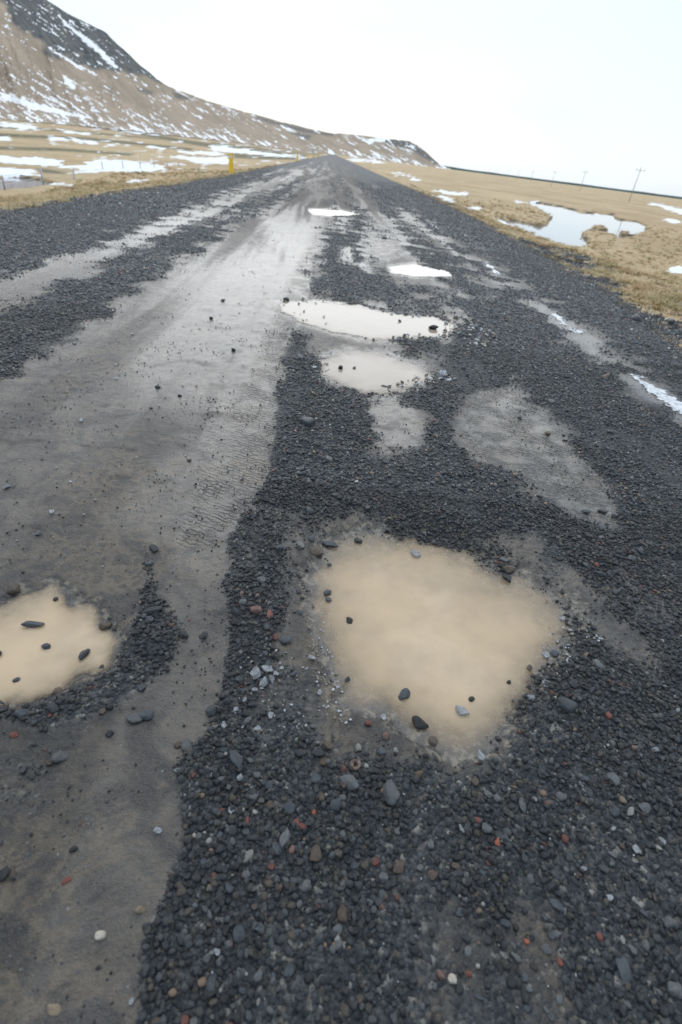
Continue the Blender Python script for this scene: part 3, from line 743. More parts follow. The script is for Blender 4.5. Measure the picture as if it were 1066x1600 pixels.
ST = [
 (22,922,22,1.1,'brown','brown rough stone in the mud just above '+L1),
 (11,967,12,1,'black','small black stone in the upper corner of '+L1),
 (58,990,24,2.6,'slate','thin stick shaped stone lying in '+L1,1,.4,-.010,.1),
 (76,1022,13,1.4,'slate','oval slate pebble in the middle of '+L1,0,.4,-.011),
 (134,1029,18,1.5,'dark','dark oval stone standing at the right of '+L1,0,.4,-.011),
 (89,943,8,1,'black','tiny black pebble in the top bay of '+L1,0,.4,-.011),
 (30,1071,9,1.2,'slate','small pebble poking from the bottom of '+L1,0,.3,-.012),
 (2,1036,13,1,'black','black stone cut by the photo edge beside '+L1,0,.4,-.011),
 (136,991,11,1,'dark','dark pebble in the ragged right bank of '+L1),
 (163,981,17,1.3,'brown','brown stone on the right bank of '+L1),
 (145,1004,13,1.2,'tan','buff pebble in the shallow right edge of '+L1),
 (3,1098,16,1,'dark','dark stone at the lower left corner of '+L1),
 (90,1081,20,1.3,'brown','brown stone at the bottom shore of '+L1),
 (34,1113,18,1,'slate','blue grey stone just below '+L1),
 (83,1107,18,1,'dark','dark stone below the brown shore stone of '+L1),
 (45,1094,14,1,'dark','flat dark pebble between the blue grey stone and '+L1,1),
 (22,1146,12,1.2,'red','lone red pebble in the mud below '+L1),
 (171,1146,13,1,'dark','small dark stone set in mud between the left puddle and two grey stones'),
 (209,1122,24,1.5,'grey','largest grey flat stone pressed in the mud below the left puddle',1),
 (231,1117,20,1,'slate','angular slate stone right beside the grey flat one in the mud'),
 (95,1183,20,1.2,'grey','grey stone alone in the lower left mud'),
 (77,1192,12,1,'brown','brown lump left of the lone grey stone in the lower left mud'),
 (240,954,26,1.6,'dark','long dark stone in the strip of debris between the two near puddles',1),
 (232,969,15,1,'slate','slate pebble under the long dark stone between the near puddles'),
 (213,990,15,1,'black','black stone in the debris strip, nearer the left puddle'),
 (286,992,16,1.2,'dark','dark stone pressed in mud between debris strip and gravel'),
 (318,993,16,1,'dark','dark stone at the mud edge left of the big puddle'),
 (160,1044,15,1,'dark','dark stone on the lower right bank of the left puddle'),
 (196,1040,16,1.1,'black','black lumpy stone in the debris right of the left puddle'),
 (220,1075,14,1,'slate','slate stone in the mud below the debris strip'),
 (161,1110,12,1,'brown','small brown stone in mud right of the two bank stones'),
 (330,1110,19,1,'slate','round slate stone at the left rim of the gravel band'),
 (293,1165,21,1.1,'grey','square grey stone at the mud and gravel border'),
 (278,1164,12,1.4,'brown','brown pebble touching the square grey stone'),
 (371,1187,26,1.5,'slate','long slate stone in the gravel under the ice flakes',1),
 (345,1217,11,1,'grey','small grey pebble beneath the long slate stone'),
 (400,953,20,1.2,'pink','brownish pink stone left of the big puddle'),
 (380,941,13,1,'grey','light grey pebble above the brownish pink stone'),
 (421,961,15,1.2,'red','dull red flat pebble beside the brownish pink stone',1),
 (430,995,11,1,'red','small brick red pebble touching the large blue grey stone'),
 (446,1000,21,1.05,'slate','large blue grey stone by the left shore of the big puddle'),
 (409,906,15,1.1,'grey','angular grey pebble on the gravel left of the big puddle top'),
 (437,857,13,1,'slate','slate pebble on top of the gravel bank above the big puddle'),
 (470,853,14,1.2,'pale','pale grey pebble above the upper left corner of the big puddle'),
 (495,861,22,1.2,'brown','dark brown stone at the upper left corner of the big puddle'),
 (517,852,20,1.4,'slate','blue slate stone touching the top shore of the big puddle',1),
 (488,841,12,1,'slate','small slate pebble above the dark brown corner stone'),
 (561,846,14,1.3,'dark','dark pebble right at the top shore of the big puddle'),
 (483,797,15,1.2,'slate','slate stone alone on dark gravel above the big puddle'),
 (482,662,23,1.4,'slate','large grey stone alone on dark gravel before the small puddle'),
 (471,735,12,1.2,'grey','small grey stone midway between lone large stone and big puddle'),
 (515,717,11,1,'pale','pale pebble right of centre gravel below the small puddle'),
 (575,792,10,1,'grey','grey pebble above the top shore of the big puddle, centre'),
 (554,703,9,1,'brown','brown pebble at the edge of the small mud patch'),
 (545,977,13,1.15,'dark','dark blue round pebble afloat in left part of '+L2,0,.4,-.009),
 (513,941,10,1,'slate','pebble at the left shore inside '+L2+', lower of a pair',0,.4,-.009),
 (511,931,12,1.2,'slate','flat pebble at the left shore inside '+L2+', upper of a pair',0,.4,-.009),
 (515,884,8,1,'slate','small pebble in the upper left shallows of '+L2,0,.4,-.009),
 (544,1063,10,1.3,'dark','half sunk pebble in the lower left of '+L2,0,.2,-.011),
 (630,1091,20,1.5,'slate','dark oval stone with pale stripe at the bottom of '+L2,0,.45,-.010,.9),
 (655,1131,24,1.2,'black','black cracked stone half sunk at the bottom shore of '+L2,0,.35,-.012),
 (677,1158,15,1.2,'brown','brown stone on the bottom shore of '+L2),
 (734,1100,9,1,'black','small black pebble in the lower right shallows of '+L2,0,.4,-.010),
 (793,1071,8,1,'black','black pebble in the right shallows of '+L2,0,.4,-.010),
 (792,906,17,1.5,'dark','flat dark stone in the upper right shallows of '+L2,1,.4,-.009),
 (796,891,19,1.3,'brown','brown stone on the upper right shore of '+L2),
 (787,876,12,1,'grey','grey pebble above the brown stone on the upper right shore'),
 (826,1046,16,1.1,'brown','brown wet stone at the right shore of '+L2),
 (841,1060,14,1,'dark','dark stone beneath the brown wet one at the right shore'),
 (867,1021,13,1,'slate','slate stone at the rightmost tip of '+L2),
 (886,1101,27,1.15,'slate','large squarish slate stone right of the big puddle'),
 (895,1068,17,1,'dark','angular dark stone above the large squarish slate stone'),
 (935,1038,20,1.3,'grey','grey flat stone on the brown patch right of the big puddle',1),
 (928,980,11,1,'dark','dark pebble at the left border of the brown patch'),
 (963,925,13,1,'slate','slate stone on the gravel above the brown patch'),
 (933,882,9,1.1,'red','bright red pebble on dark gravel above the brown patch'),
 (951,1118,12,1.1,'red','red pebble right of the squarish slate stone'),
 (575,1130,11,1,'red','reddish pebble on wet mud at the lower left of the big puddle'),
 (603,1150,12,1,'pink','pinkish brown pebble below the lower left of the big puddle'),
 (538,1202,10,1,'red','small bright red pebble left of the ring shaped stone'),
 (513,1165,14,1,'brown','brown stone in a line of oval stones under the big puddle'),
 (498,1176,18,1.5,'dark','dark upright oval stone left of the brown one under the big puddle'),
 (471,1176,19,1.5,'dark','leftmost dark oval stone under the silt crust'),
 (507,1190,15,1.2,'brown','brown lump under the dark upright oval stone'),
 (560,1168,12,1,'pale','pale grey pebble below the wet mud of the big puddle'),
 (597,1175,15,1,'slate','blue slate pebble between pale pebble and big puddle bottom'),
 (545,1221,28,1.5,'grey','grey oval stone below the ring shaped stone'),
 (612,1238,34,1.45,'grey','largest oblong grey stone below the big puddle',0,.42,None,1.75),
 (655,1210,14,1,'brown','brown pebble right above the largest oblong stone'),
 (635,1228,12,1.4,'slate','slate pebble to the right of the largest oblong stone'),
 (743,1281,13,1.6,'red','long brick red pebble between two grey stones below the puddle'),
 (760,1294,18,1.1,'grey','angular grey stone next to the long brick red pebble'),
 (818,1256,21,1.4,'grey','grey flat stone with a ring of ice beside it',1),
 (853,1256,12,1.1,'pink','rust pink pebble right of the grey flat stone'),
 (743,1221,15,1.5,'brown','rusty brown oblong pebble below the tail of the big puddle'),
 (762,1241,13,1,'grey','grey round pebble below the rusty brown oblong one'),
 (877,1245,18,1.3,'grey','grey stone in the gravel above the dark sandy area'),
 (958,1217,19,1.2,'grey','light grey stone at the right, above a tan pebble'),
 (973,1250,12,1.1,'tan','tan pebble below the light grey stone at the right'),
 (1006,1262,20,1.2,'grey','grey angular stone right of the tan pebble'),
 (961,1268,19,1.1,'slate','slate stone below left of the tan pebble'),
 (986,1268,14,1.8,'pale','pale slanting pebble between slate and grey stones',0,.42,None,.8),
 (778,1317,12,1.4,'orange','bright orange red pebble in the centre right gravel',0,.42,None,1.6),
 (883,1310,12,1.2,'red','dull red pebble in the sandy gravel right of the orange one'),
 (972,1320,9,1,'brown','little brown pebble left of the ice shard at the right'),
 (587,1347,13,1.1,'red','deep red round pebble left of the brown stones'),
 (625,1355,21,1.3,'brown','dark brown low stone right of the deep red pebble',1),
 (676,1368,16,1.1,'brown','brown angular stone on the sandy strip'),
 (713,1353,13,1,'brown','brown pebble above right of the brown angular stone'),
 (595,1415,14,1.1,'pink','dusty pink pebble under the deep red one'),
 (599,1400,18,1.4,'slate','slate stone touching the dusty pink pebble'),
 (599,1369,14,1,'grey','grey pebble between deep red and slate stones'),
 (535,1429,21,1.1,'brown','grey brown round stone near the bottom centre'),
 (527,1452,17,1.1,'grey','grey stone under the grey brown round stone'),
 (854,1481,16,1.1,'grey','grey round stone in the dark lower right gravel'),
 (973,1517,30,1.2,'slate','large three cornered slate stone in the lower right gravel',1),
 (1048,1442,20,1.2,'grey','grey stone near the right border above the large slate one'),
 (938,1464,11,1.2,'red','red pebble right of the grey round stone at lower right'),
 (875,1502,10,1.1,'red','dark red pebble beneath the grey round stone at lower right'),
 (823,1471,9,1,'orange','rust orange pebble left of the grey round stone at lower right'),
 (945,1358,17,1.2,'slate','slate stone under the ice shard at the right'),
 (870,1412,20,1.5,'slate','flat slate stone in the sandy gravel, centre right',1),
 (790,1443,15,1.1,'slate','slate pebble between the sandy strip and the lower right gravel'),
 (688,1523,12,1.1,'pink','pinkish pebble beside the white pebble at the bottom'),
 (733,1521,10,1,'red','red pebble right of the white pebble at the bottom'),
 (707,1529,13,1.1,'white','white pebble on the sandy strip at the bottom'),
 (1055,1547,24,1.2,'grey','light grey stone cut by the right border near the bottom'),
 (492,1335,24,1.15,'brown','large brownish square stone in the central gravel'),
 (477,1385,19,1.1,'grey','grey stone below the large brownish square stone'),
 (420,1380,14,1.3,'brown','rusty brown pebble left of the grey stone in central gravel'),
 (437,1387,11,1,'pink','pinkish pebble right of the rusty brown pebble'),
 (462,1286,11,1.1,'red','left one of two touching bright red pebbles'),
 (472,1291,12,1.3,'red','right one of two touching bright red pebbles'),
 (456,1328,12,1.4,'pink','pink upright pebble below the two red pebbles',0,.42,None,1.6),
 (453,1263,20,1.2,'slate','slate angular stone above the two red pebbles'),
 (434,1326,18,1.5,'slate','slanting slate stone left of the pink upright pebble',0,.42,None,2.2),
 (445,1310,22,1.9,'grey','grey oblong stone between two red pebbles and slanting slate stone',0,.42,None,1.6),
 (490,1270,10,1.1,'orange','small orange pebble right of the slate angular stone'),
 (525,1258,22,1.2,'slate','bluish slate stone above the large brownish square stone'),
 (495,1216,17,1.2,'slate','slate stone left of the grey oval one under the big puddle'),
 (503,1245,12,1,'brown','brown pebble left of the bluish slate stone'),
 (420,1226,15,1,'slate','slate pebble below the long slate stone in the gravel'),
 (398,1244,16,1.1,'grey','grey round pebble in the upper central gravel'),
 (422,1258,14,1,'brown','brown round pebble right of the grey round pebble'),
 (386,1282,12,1.4,'red','brick red slanting pebble in the left part of the gravel'),
 (347,1267,9,1.1,'red','small red pebble beside an ice flake in the gravel'),
 (388,1337,16,1.5,'pale','light grey slanting pebble in the left part of the gravel',0,.42,None,.9),
 (375,1345,13,1.2,'slate','slate pebble left of the light grey slanting pebble'),
 (327,1386,10,1,'tan','tan pebble at the left side of the gravel band'),
 (375,1459,23,1.2,'slate','slate stone in the lower left part of the gravel band'),
 (408,1450,15,1.5,'slate','narrow slate stone right of that in the lower gravel band'),
 (461,1458,15,1.5,'slate','upright pointed slate pebble in the lower gravel'),
 (404,1525,16,1.2,'grey','grey stone near the bottom, left of centre'),
 (452,1515,18,1.2,'slate','slate stone near the bottom, right of the grey one'),
 (330,1539,19,1.1,'slate','slate stone near the bottom at the gravel border'),
 (336,1471,13,1.2,'grey','grey slanting pebble left of the lower slate stone'),
 (305,1412,9,1,'grey','small grey pebble at the mud border in the lower left'),
 (104,1375,15,1.2,'red','dark red stone sunk in its own little dimple in the mud',1,.1),
 (115,1326,12,1,'black','small black pebble in the lower left mud'),
 (157,1461,15,1.4,'white','cream white stone on the lower left mud'),
 (220,1421,12,1.2,'tan','tan pebble pressed in the mud near the gravel border'),
 (85,1577,22,1.7,'tan','flat tan stone in the mud at the bottom left',1,.1),
 (7,1365,22,1.1,'black','black lump at the left border of the lower mud'),
 (862,627,11,1.2,'pale','pale grey stone at the right of the distant mud patch'),
 (857,676,9,1,'brown','small brown stone on the right mud patch, upper part'),
 (812,653,9,1.3,'dark','small dark stone at the top of the right mud patch'),
 (676,517,15,1.6,'black','black flat stone standing in the long icy puddle',0,.5,-.010),
 (624,508,6,1,'black','tiny black stone in the middle of the long icy puddle',0,.5,-.010),
 (532,579,9,1.2,'black','black stone in the left of the small pale puddle',0,.5,-.010),
 (553,580,6,1,'brown','tiny brown stone beside the black one in the small puddle',0,.5,-.010),
 (600,605,13,1.2,'dark','dark stone on the near shore of the small pale puddle'),
 (588,603,8,1,'dark','small dark stone left of the near shore stone of the small puddle'),
 (947,590,14,1.2,'brown','reddish brown stone on the gravel shoulder at the right'),
 (954,676,12,1.1,'dark','dark stone on the right gravel ridge beside the mud patch'),
 (993,501,18,1.5,'grey','grey boulder on the right verge, nearer the road'),
 (1048,504,14,1.3,'grey','grey boulder on the right verge, cut of grass behind it'),
 (365,546,8,1,'black','black pebble alone on the shining wet mud'),
 (247,605,8,1,'black','black pebble on the left part of the wide mud track'),
 (330,497,7,1,'black','small black pebble near the top of the shining mud'),
 (348,470,7,1,'black','farthest black pebble at the crest of the shining mud'),
 (296,719,8,1.1,'brown','brown pebble on the mud near the tyre ridge'),
 (281,617,6,1,'black','tiny black pebble right of the one on the left mud track'),
 (447,470,9,1,'black','black stone at the left end of the long icy puddle'),
 (240,858,16,1.3,'dark','dark stone at the top of the debris strip in the mud'),
 (235,880,14,1,'slate','slate stone beneath the topmost one of the debris strip'),
 (60,833,10,1.2,'grey','grey pebble on the mud above the left puddle, toward the left edge'),
]
for s_ in ST:
    px_, py_, w_, a_, c_, l_ = s_[:6]; ex = s_[6:]
    stone(px_, py_, w_, a_, c_, l_, bool(ex[0]) if len(ex) > 0 else False, ex[1] if len(ex) > 1 else .42, ex[2] if len(ex) > 2 else None, ex[3] if len(ex) > 3 else None)
# more stones like them that nothing tells apart, strewn over the near gravel
REG = [([(300,1200),(560,1240),(600,1590),(260,1590),(290,1400)], 34, ' at the bottom centre', 'small stones in the bottom centre gravel'),
       ([(620,1230),(1060,1180),(1060,1590),(640,1590)], 42, ' at the lower right', 'small stones in the lower right gravel'),
       ([(370,820),(470,870),(480,1040),(440,1150),(340,1180),(350,1000)], 20, ' between mud and big puddle', 'small stones left of the big puddle'),
       ([(900,780),(1060,760),(1060,1150),(940,1140),(1040,1000),(900,880)], 14, ', right of the big puddle', 'small stones right of the big puddle')]
rr = random.Random(5)
seen_l, REFS = set(), {}
for poly, n_, where_, grp in REG:
    P = np.array(poly, float); c_ = 0; tries = 0
    while c_ < n_ and tries < 4000:
        tries += 1
        x, y = rr.uniform(P[:, 0].min(), P[:, 0].max()), rr.uniform(P[:, 1].min(), P[:, 1].max())
        if float(sdf(poly, np.array([x]), np.array([y]))[0]) < 2: continue
        if any((x-u_[0])**2+(y-u_[1])**2 < ((u_[2]+12)*.62)**2 for u_ in used): continue
        cn, fl, w_ = rr.choice(['slate', 'slate', 'dark', 'dark', 'grey', 'black']), rr.random() < .2, rr.uniform(10, 14.5)
        near_ = min(ST, key=lambda q: (q[0]-x)**2+(q[1]-y)**2)
        ref = near_[5]
        for cut in (' in the ', ' beside ', ' at the ', ' on the ', ' below ', ' under ', ' right of ', ' left of ', ' above ', ' near ', ' touching ', ' between ', ' next ', ' alone ', ' with ', ' beneath ', ' lying ', ' pressed ', ' of two ', ' cut ', ' by '): ref = ref.split(cut)[0]
        dx_, dy_ = x-near_[0], y-near_[1]
        way = ['right of', 'below right of', 'below', 'below left of', 'left of', 'above left of', 'above', 'above right of'][int(round(math.atan2(dy_, dx_)/(math.pi/4))) % 8]
        if ref in REFS and REFS[ref] != near_[5]: continue
        l_ = '%s%s pebble %s the %s%s' % ('flat ' if fl else '', cn, way, ref, where_)
        if l_ in seen_l or len(l_.split()) > 16 or math.hypot(dx_, dy_) > 90: continue
        seen_l.add(l_); REFS[ref] = near_[5]
        stone(x, y, w_, rr.uniform(1, 1.6), cn, l_, fl, .35, group=grp); c_ += 1
# ring shaped stone
def ring_stone():
    p = at(555, 1197, .012); zc = depth_of(p); r = 8.5*zc/F_PX
    bm = bmesh.new(); R0, r0, n, m = r*.66, r*.36, 28, 12; vs = []
    for i in range(n):
        a = 2*math.pi*i/n; k = 1+.10*math.sin(3*a+1)+.06*math.sin(7*a)
        vs.append([bm.verts.new(((R0+r0*k*math.cos(b))*math.cos(a)*1.05, (R0+r0*k*math.cos(b))*math.sin(a), r0*k*1.1*math.sin(b))) for b in np.linspace(0, 2*math.pi, m, endpoint=False)])
    for i in range(n):
        for j in range(m): bm.faces.new((vs[i][j], vs[(i+1) % n][j], vs[(i+1) % n][(j+1) % m], vs[i][(j+1) % m]))
    o = link('ring_stone', bm_mesh('ring_stone', bm, M_STONE, True)); o.location = (p[0], p[1], h_at(p[0], p[1])+r*.45); o.rotation_euler = (.2, -.15, .3); o.color = (.085, .055, .045, 1)
    tag(o, 'brown ring shaped stone with a hole in the middle', 'stone', GR)
ring_stone()

# ------------------------------------------------------------------ ice
def flake_mesh(name, seed, chunky=False, mat=None):
    r_ = random.Random(seed); bm = bmesh.new(); n = r_.randint(5, 8); a0 = r_.uniform(0, 6); top, bot = [], []
    th = .10 if not chunky else .26
    for i in range(n):
        a = a0+2*math.pi*(i+r_.uniform(-.3, .3))/n; rad = r_.uniform(.5, 1.1)
        x, y = math.cos(a)*rad, math.sin(a)*rad*.7
        top.append(bm.verts.new((x*.92, y*.92, th+r_.uniform(-.05, .05)))); bot.append(bm.verts.new((x, y, -th)))
    bm.faces.new(top); bm.faces.new(bot[::-1])
    for i in range(n): bm.faces.new((bot[i], bot[(i+1) % n], top[(i+1) % n], top[i]))
    bmesh.ops.triangulate(bm, faces=bm.faces[:1])
    return bm_mesh(name, bm, mat or M_ICE)
FL = [flake_mesh('ice_flake_form', 40+i, i % 3 == 0) for i in range(9)]
_t = NT('crumbly_frozen_silt'); _oi = _t.n.new('ShaderNodeObjectInfo')
M_CRUMB = _t.bsdf(color=_t.ramp(_oi.outputs['Random'], [(0, (.16, .15, .13)), (.3, (.26, .23, .18)), (.55, (.26, .26, .26)), (.85, (.45, .48, .52))]), rough=.25, ior=1.31, trans=.25)
FLC = [flake_mesh('ice_crumb_form', 70+i, i % 2 == 0, M_CRUMB) for i in range(6)]
CI = hidden_collection('ice_flake_shapes', FLC)
GI = 'pieces of broken ice on the road'
def ice(px, py, w, label, tilt=.5, z=None, i=[0]):
    p = at(px, py, .006); h = h_at(p[0], p[1]) if z is None else z
    r = w*.5*depth_of(p)/F_PX; k = i[0]; i[0] += 1; q = random.Random(k+900)
    o = link('ice_shard', FL[k % len(FL)]); o.scale = (r*1.1, r*1.1, r); o.location = (p[0], p[1], max(h, -.011)+r*.35*(tilt+.2)+.003)
    o.rotation_euler = (q.uniform(-tilt, tilt), q.uniform(-tilt, tilt), q.uniform(0, 6.28)); tag(o, label, 'ice', GI)
IC = [(400,1056,26,'long clear ice plate on the left of the ice heap in the gravel'), (418,1050,22,'upper ice plate of the heap in the gravel'), (432,1058,18,'right hand ice plate of the heap in the gravel'),
 (412,1072,20,'lower glassy ice plate of the heap in the gravel'), (398,1082,14,'small ice chip under the heap in the gravel'), (440,1049,12,'ice chip at the upper right end of the heap'), (424,1066,15,'ice plate in the middle of the heap'),
 (383,1098,9,'single ice crumb between the ice heap and three shards below'), (370,1113,14,'upper of the ice shards below the heap'), (350,1137,14,'leftmost ice shard below the heap'), (403,1142,13,'rightmost ice shard below the heap'),
 (422,1121,18,'yellowish ice slab resting on a pebble below the heap'), (375,1220,14,'ice shard below the long slate stone'), (362,1269,15,'branching ice shard beside small red pebble'), (330,1216,11,'ice shard in the upper left gravel border'),
 (278,1208,12,'ice shard left of the gravel in the mud'), (248,1300,15,'long ice splinter on the mud left of the gravel band'), (340,1493,15,'white pointed ice shard in the lower gravel band'), (207,1565,11,'small white ice bit at the bottom of the mud'),
 (989,1331,18,'bright ice shard with a notch at the right'), (950,1407,17,'upright oblong ice shard at the right'), (1033,1318,13,'white ice bit near the right border'), (720,1299,16,'frosted ice lump under the angular grey stone'),
 (832,1256,12,'ring of ice beside the grey flat stone'), (955,1300,10,'thin ice splinter at the right above the notched shard'), (910,1361,11,'frosty chip left of the slate stone at the right'), (752,1182,20,'ice plate at the tail of the big puddle'),
 (649,862,20,'clear ice plate frozen into the top of the big puddle'), (856,1020,16,'ice sheet piece at the right tip of the big puddle'), (851,1070,26,'flat long ice strip on the right shore of the big puddle'), (832,1088,17,'ice plate half in water at the lower right shore'),
 (937,1001,11,'triangular ice chip on the brown patch'), (880,963,14,'icy rim piece at the upper right of the big puddle'), (1020,1175,14,'ice chip at the right, level with the puddle tail'), (1057,1113,9,'tiny ice chip by the right border'),
 (454,575,15,'white ice plate in the gravel before the long icy puddle, left of a trio'), (469,561,11,'white ice plate in the gravel, top of a trio'), (491,575,12,'white ice plate beside the small pale puddle'), (440,608,8,'lone white ice chip at the mud border below the trio'),
 (690,588,22,'long white ice slab right of the small pale puddle'), (700,596,14,'thin ice piece under the long white slab'), (82,802,14,'white ice plate on the mud above the left puddle'), (10,762,14,'white ice plate at the left border of the mud'),
 (208,523,9,'white ice chip far up on the left mud'), (182,591,9,'white ice chip on the left mud, second from the crest'), (127,656,9,'white ice chip on the left mud below the second'), (488,1030,16,'ice crust beside the silty shore of the big puddle'),
 (500,1085,14,'grey ice crust in the silt at lower left of the big puddle'), (722,1108,26,'pale ice pane lying in the bottom shallows of the big puddle'), (600,1118,14,'thin ice pane at the bottom left shore of the big puddle')]
for x_, y_, w_, l_ in IC: ice(x_, y_, w_, l_, .12 if 'pane' in l_ or 'sheet' in l_ or 'strip' in l_ or 'frozen' in l_ else .5)
# countless crumbs of ice
def ice_points(poly, n, rmin, rmax, feather=0):
    P = np.array(poly, float); X = RNG.uniform(P[:, 0].min(), P[:, 0].max(), n*3); Y = RNG.uniform(P[:, 1].min(), P[:, 1].max(), n*3)
    k = sdf(poly, X, Y) > 0; X, Y = X[k][:n], Y[k][:n]
    w = at(X, Y, 0.0); H, _, _ = ground_z(w[:, 0], w[:, 1]); H = np.maximum(H, -.012)
    zc = (w-EYE)@FW; m = len(X)
    r = RNG.uniform(rmin, rmax, m)**1.0*zc/F_PX*.5
    return np.stack([w[:, 0], w[:, 1], H+r*.3+.002], -1), np.stack([RNG.normal(0, .35, m), RNG.normal(0, .35, m), RNG.uniform(0, 6.28, m)], -1), np.stack([r, r, r*.8], -1)
IP = [ice_points([(690,488),(740,500),(790,535),(770,550),(720,535),(690,522)], 90, 3, 12), ice_points([(430,462),(520,462),(500,480),(525,520),(470,505),(435,490)], 18, 3, 8),
      ice_points([(560,472),(700,490),(720,500),(620,492)], 30, 3, 9), ice_points([(560,524),(700,520),(700,530),(600,534)], 30, 3, 10), ice_points([(620,595),(680,580),(720,595),(650,612),(590,612)], 45, 3, 11),
      ice_points([(490,545),(520,548),(510,600),(480,585)], 25, 3, 8), ice_points([(650,620),(1060,700),(1060,780),(900,700),(760,650)], 50, 2, 5), ice_points([(0,560),(400,560),(400,900),(0,900)], 150, 2, 6),
      ice_points([(380,1030),(520,1000),(560,1130),(450,1160),(340,1150)], 90, 3, 8), ice_points([(470,960),(505,960),(540,1090),(560,1150),(500,1120)], 45, 3, 7), ice_points([(300,1200),(1060,1150),(1060,1590),(300,1590)], 110, 2, 6),
      ice_points([(850,1000),(910,950),(940,1000),(880,1060),(850,1080)], 40, 3, 9), ice_points([(720,540),(900,560),(960,640),(800,600)], 60, 2, 6)]
IPc = [np.concatenate(z) for z in zip(*IP)]
scatter('ice_crumbs', *IPc, CI, 'countless crumbs of broken ice around the puddles', 'ice crumbs')

# thin frozen sheets on the right wheel track
_t = NT('frosted_ice_sheet'); _d = _t.attr('d'); _n = _t.noise(26, 5, .7)
M_SHEET = _t.bsdf(color=_t.mix(_t.rng(_n, .35, .65), (.30, .32, .35), (.62, .66, .70)), rough=.16, ior=1.31, normal=_t.bump(_n, .5, .006),
                  alpha=_t.rng(_t.math('ADD', _d, _t.math('MULTIPLY', _t.math('SUBTRACT', _n, .5), 2.2)), .05, .6))
for poly, lab in (([(749,407),(765,412),(778,424),(792,433),(772,431),(758,420)], 'small frozen white patch on the right wheel track, farther one'),
                  ([(853,486),(870,490),(888,503),(917,523),(900,523),(874,508)], 'frozen white patch on the right wheel track, middle one'),
                  ([(975,580),(1010,592),(1045,615),(1090,650),(1090,668),(1040,635),(1000,606)], 'longest frozen white streak on the right wheel track'),
                  ([(660,340),(675,347),(692,362),(682,361),(668,350)], 'farthest thin frozen streak on the right wheel track')):
    P = np.array(poly, float); w = at(P[:, 0], P[:, 1], 0.0)
    nx = 90; X, Y = np.meshgrid(np.linspace(w[:, 0].min()-.1, w[:, 0].max()+.1, nx), np.linspace(w[:, 1].min()-.1, w[:, 1].max()+.1, nx))
    px_, py_ = to_px(X, Y); d = sdf(poly, px_, py_, 60)+(fbm(X*9, Y*9, 4, 8, .6)-.5)*16
    H, _, _ = ground_z(X, Y); Z = H+.004*smooth(-1, 3, d)+.001
    k = d > 0; keep = k[:-1, :-1] & k[1:, 1:]
    me = np_mesh('ice_sheet', np.stack([X, Y, Z], -1).reshape(-1, 3), grid_faces(nx, nx, keep), dict(d=smooth(0, 9, d)))
    bm = bmesh.new(); bm.from_mesh(me); bmesh.ops.delete(bm, geom=[v for v in bm.verts if not v.link_faces], context='VERTS'); bm.to_mesh(me); bm.free()
    tag(link('ice_sheet', me, mat=M_SHEET), lab, 'ice', 'frozen patches on the right wheel track')

# ------------------------------------------------------------------ grass tufts
def tuft(name, seed, n, h, spread, mat):
    r_ = random.Random(seed); V, Fc = [], []
    for _ in range(n):
        a = r_.uniform(0, 6.28); b = r_.uniform(0, spread*.5); x, y = math.cos(a)*b, math.sin(a)*b
        a2 = a+r_.uniform(-.8, .8); lean = r_.uniform(.2, 1.1)*spread; hh = h*r_.uniform(.5, 1.1); w = .0035+.004*r_.random()
        tx, ty = -math.sin(a2)*w, math.cos(a2)*w
        for k in range(3):
            f = k/3; g = f*f
            V += [(x+math.cos(a2)*lean*g+tx*(1-f), y+math.sin(a2)*lean*g+ty*(1-f), hh*(f*(1.3-.3*f))), (x+math.cos(a2)*lean*g-tx*(1-f), y+math.sin(a2)*lean*g-ty*(1-f), hh*(f*(1.3-.3*f)))]
        V.append((x+math.cos(a2)*lean, y+math.sin(a2)*lean, hh))
        i = len(V)-7; Fc += [(i, i+1, i+3, i+2), (i+2, i+3, i+5, i+4), (i+4, i+5, i+6)]
    me = bpy.data.meshes.new(name); me.from_pydata(V, [], Fc); me.materials.append(mat); return me
def mat_straw():
    t = NT('dry_straw'); oi = t.n.new('ShaderNodeObjectInfo')
    n = t.noise(.5, 3, .6)
    c = t.ramp(oi.outputs['Random'], [(0, (.60, .45, .28)), (.35, (.50, .36, .21)), (.6, (.68, .55, .37)), (.85, (.40, .33, .18)), (1, (.32, .30, .14))])
    c = t.mix(t.rng(n, .45, .65, 0, .5), c, (.34, .31, .15))
    return t.bsdf(color=c, rough=.75, spec=.2)
M_STRAW = mat_straw()
CT = hidden_collection('tuft_shapes', [tuft('tuft_shape', i, 34, .13+.05*(i % 3), .13, M_STRAW) for i in range(6)])
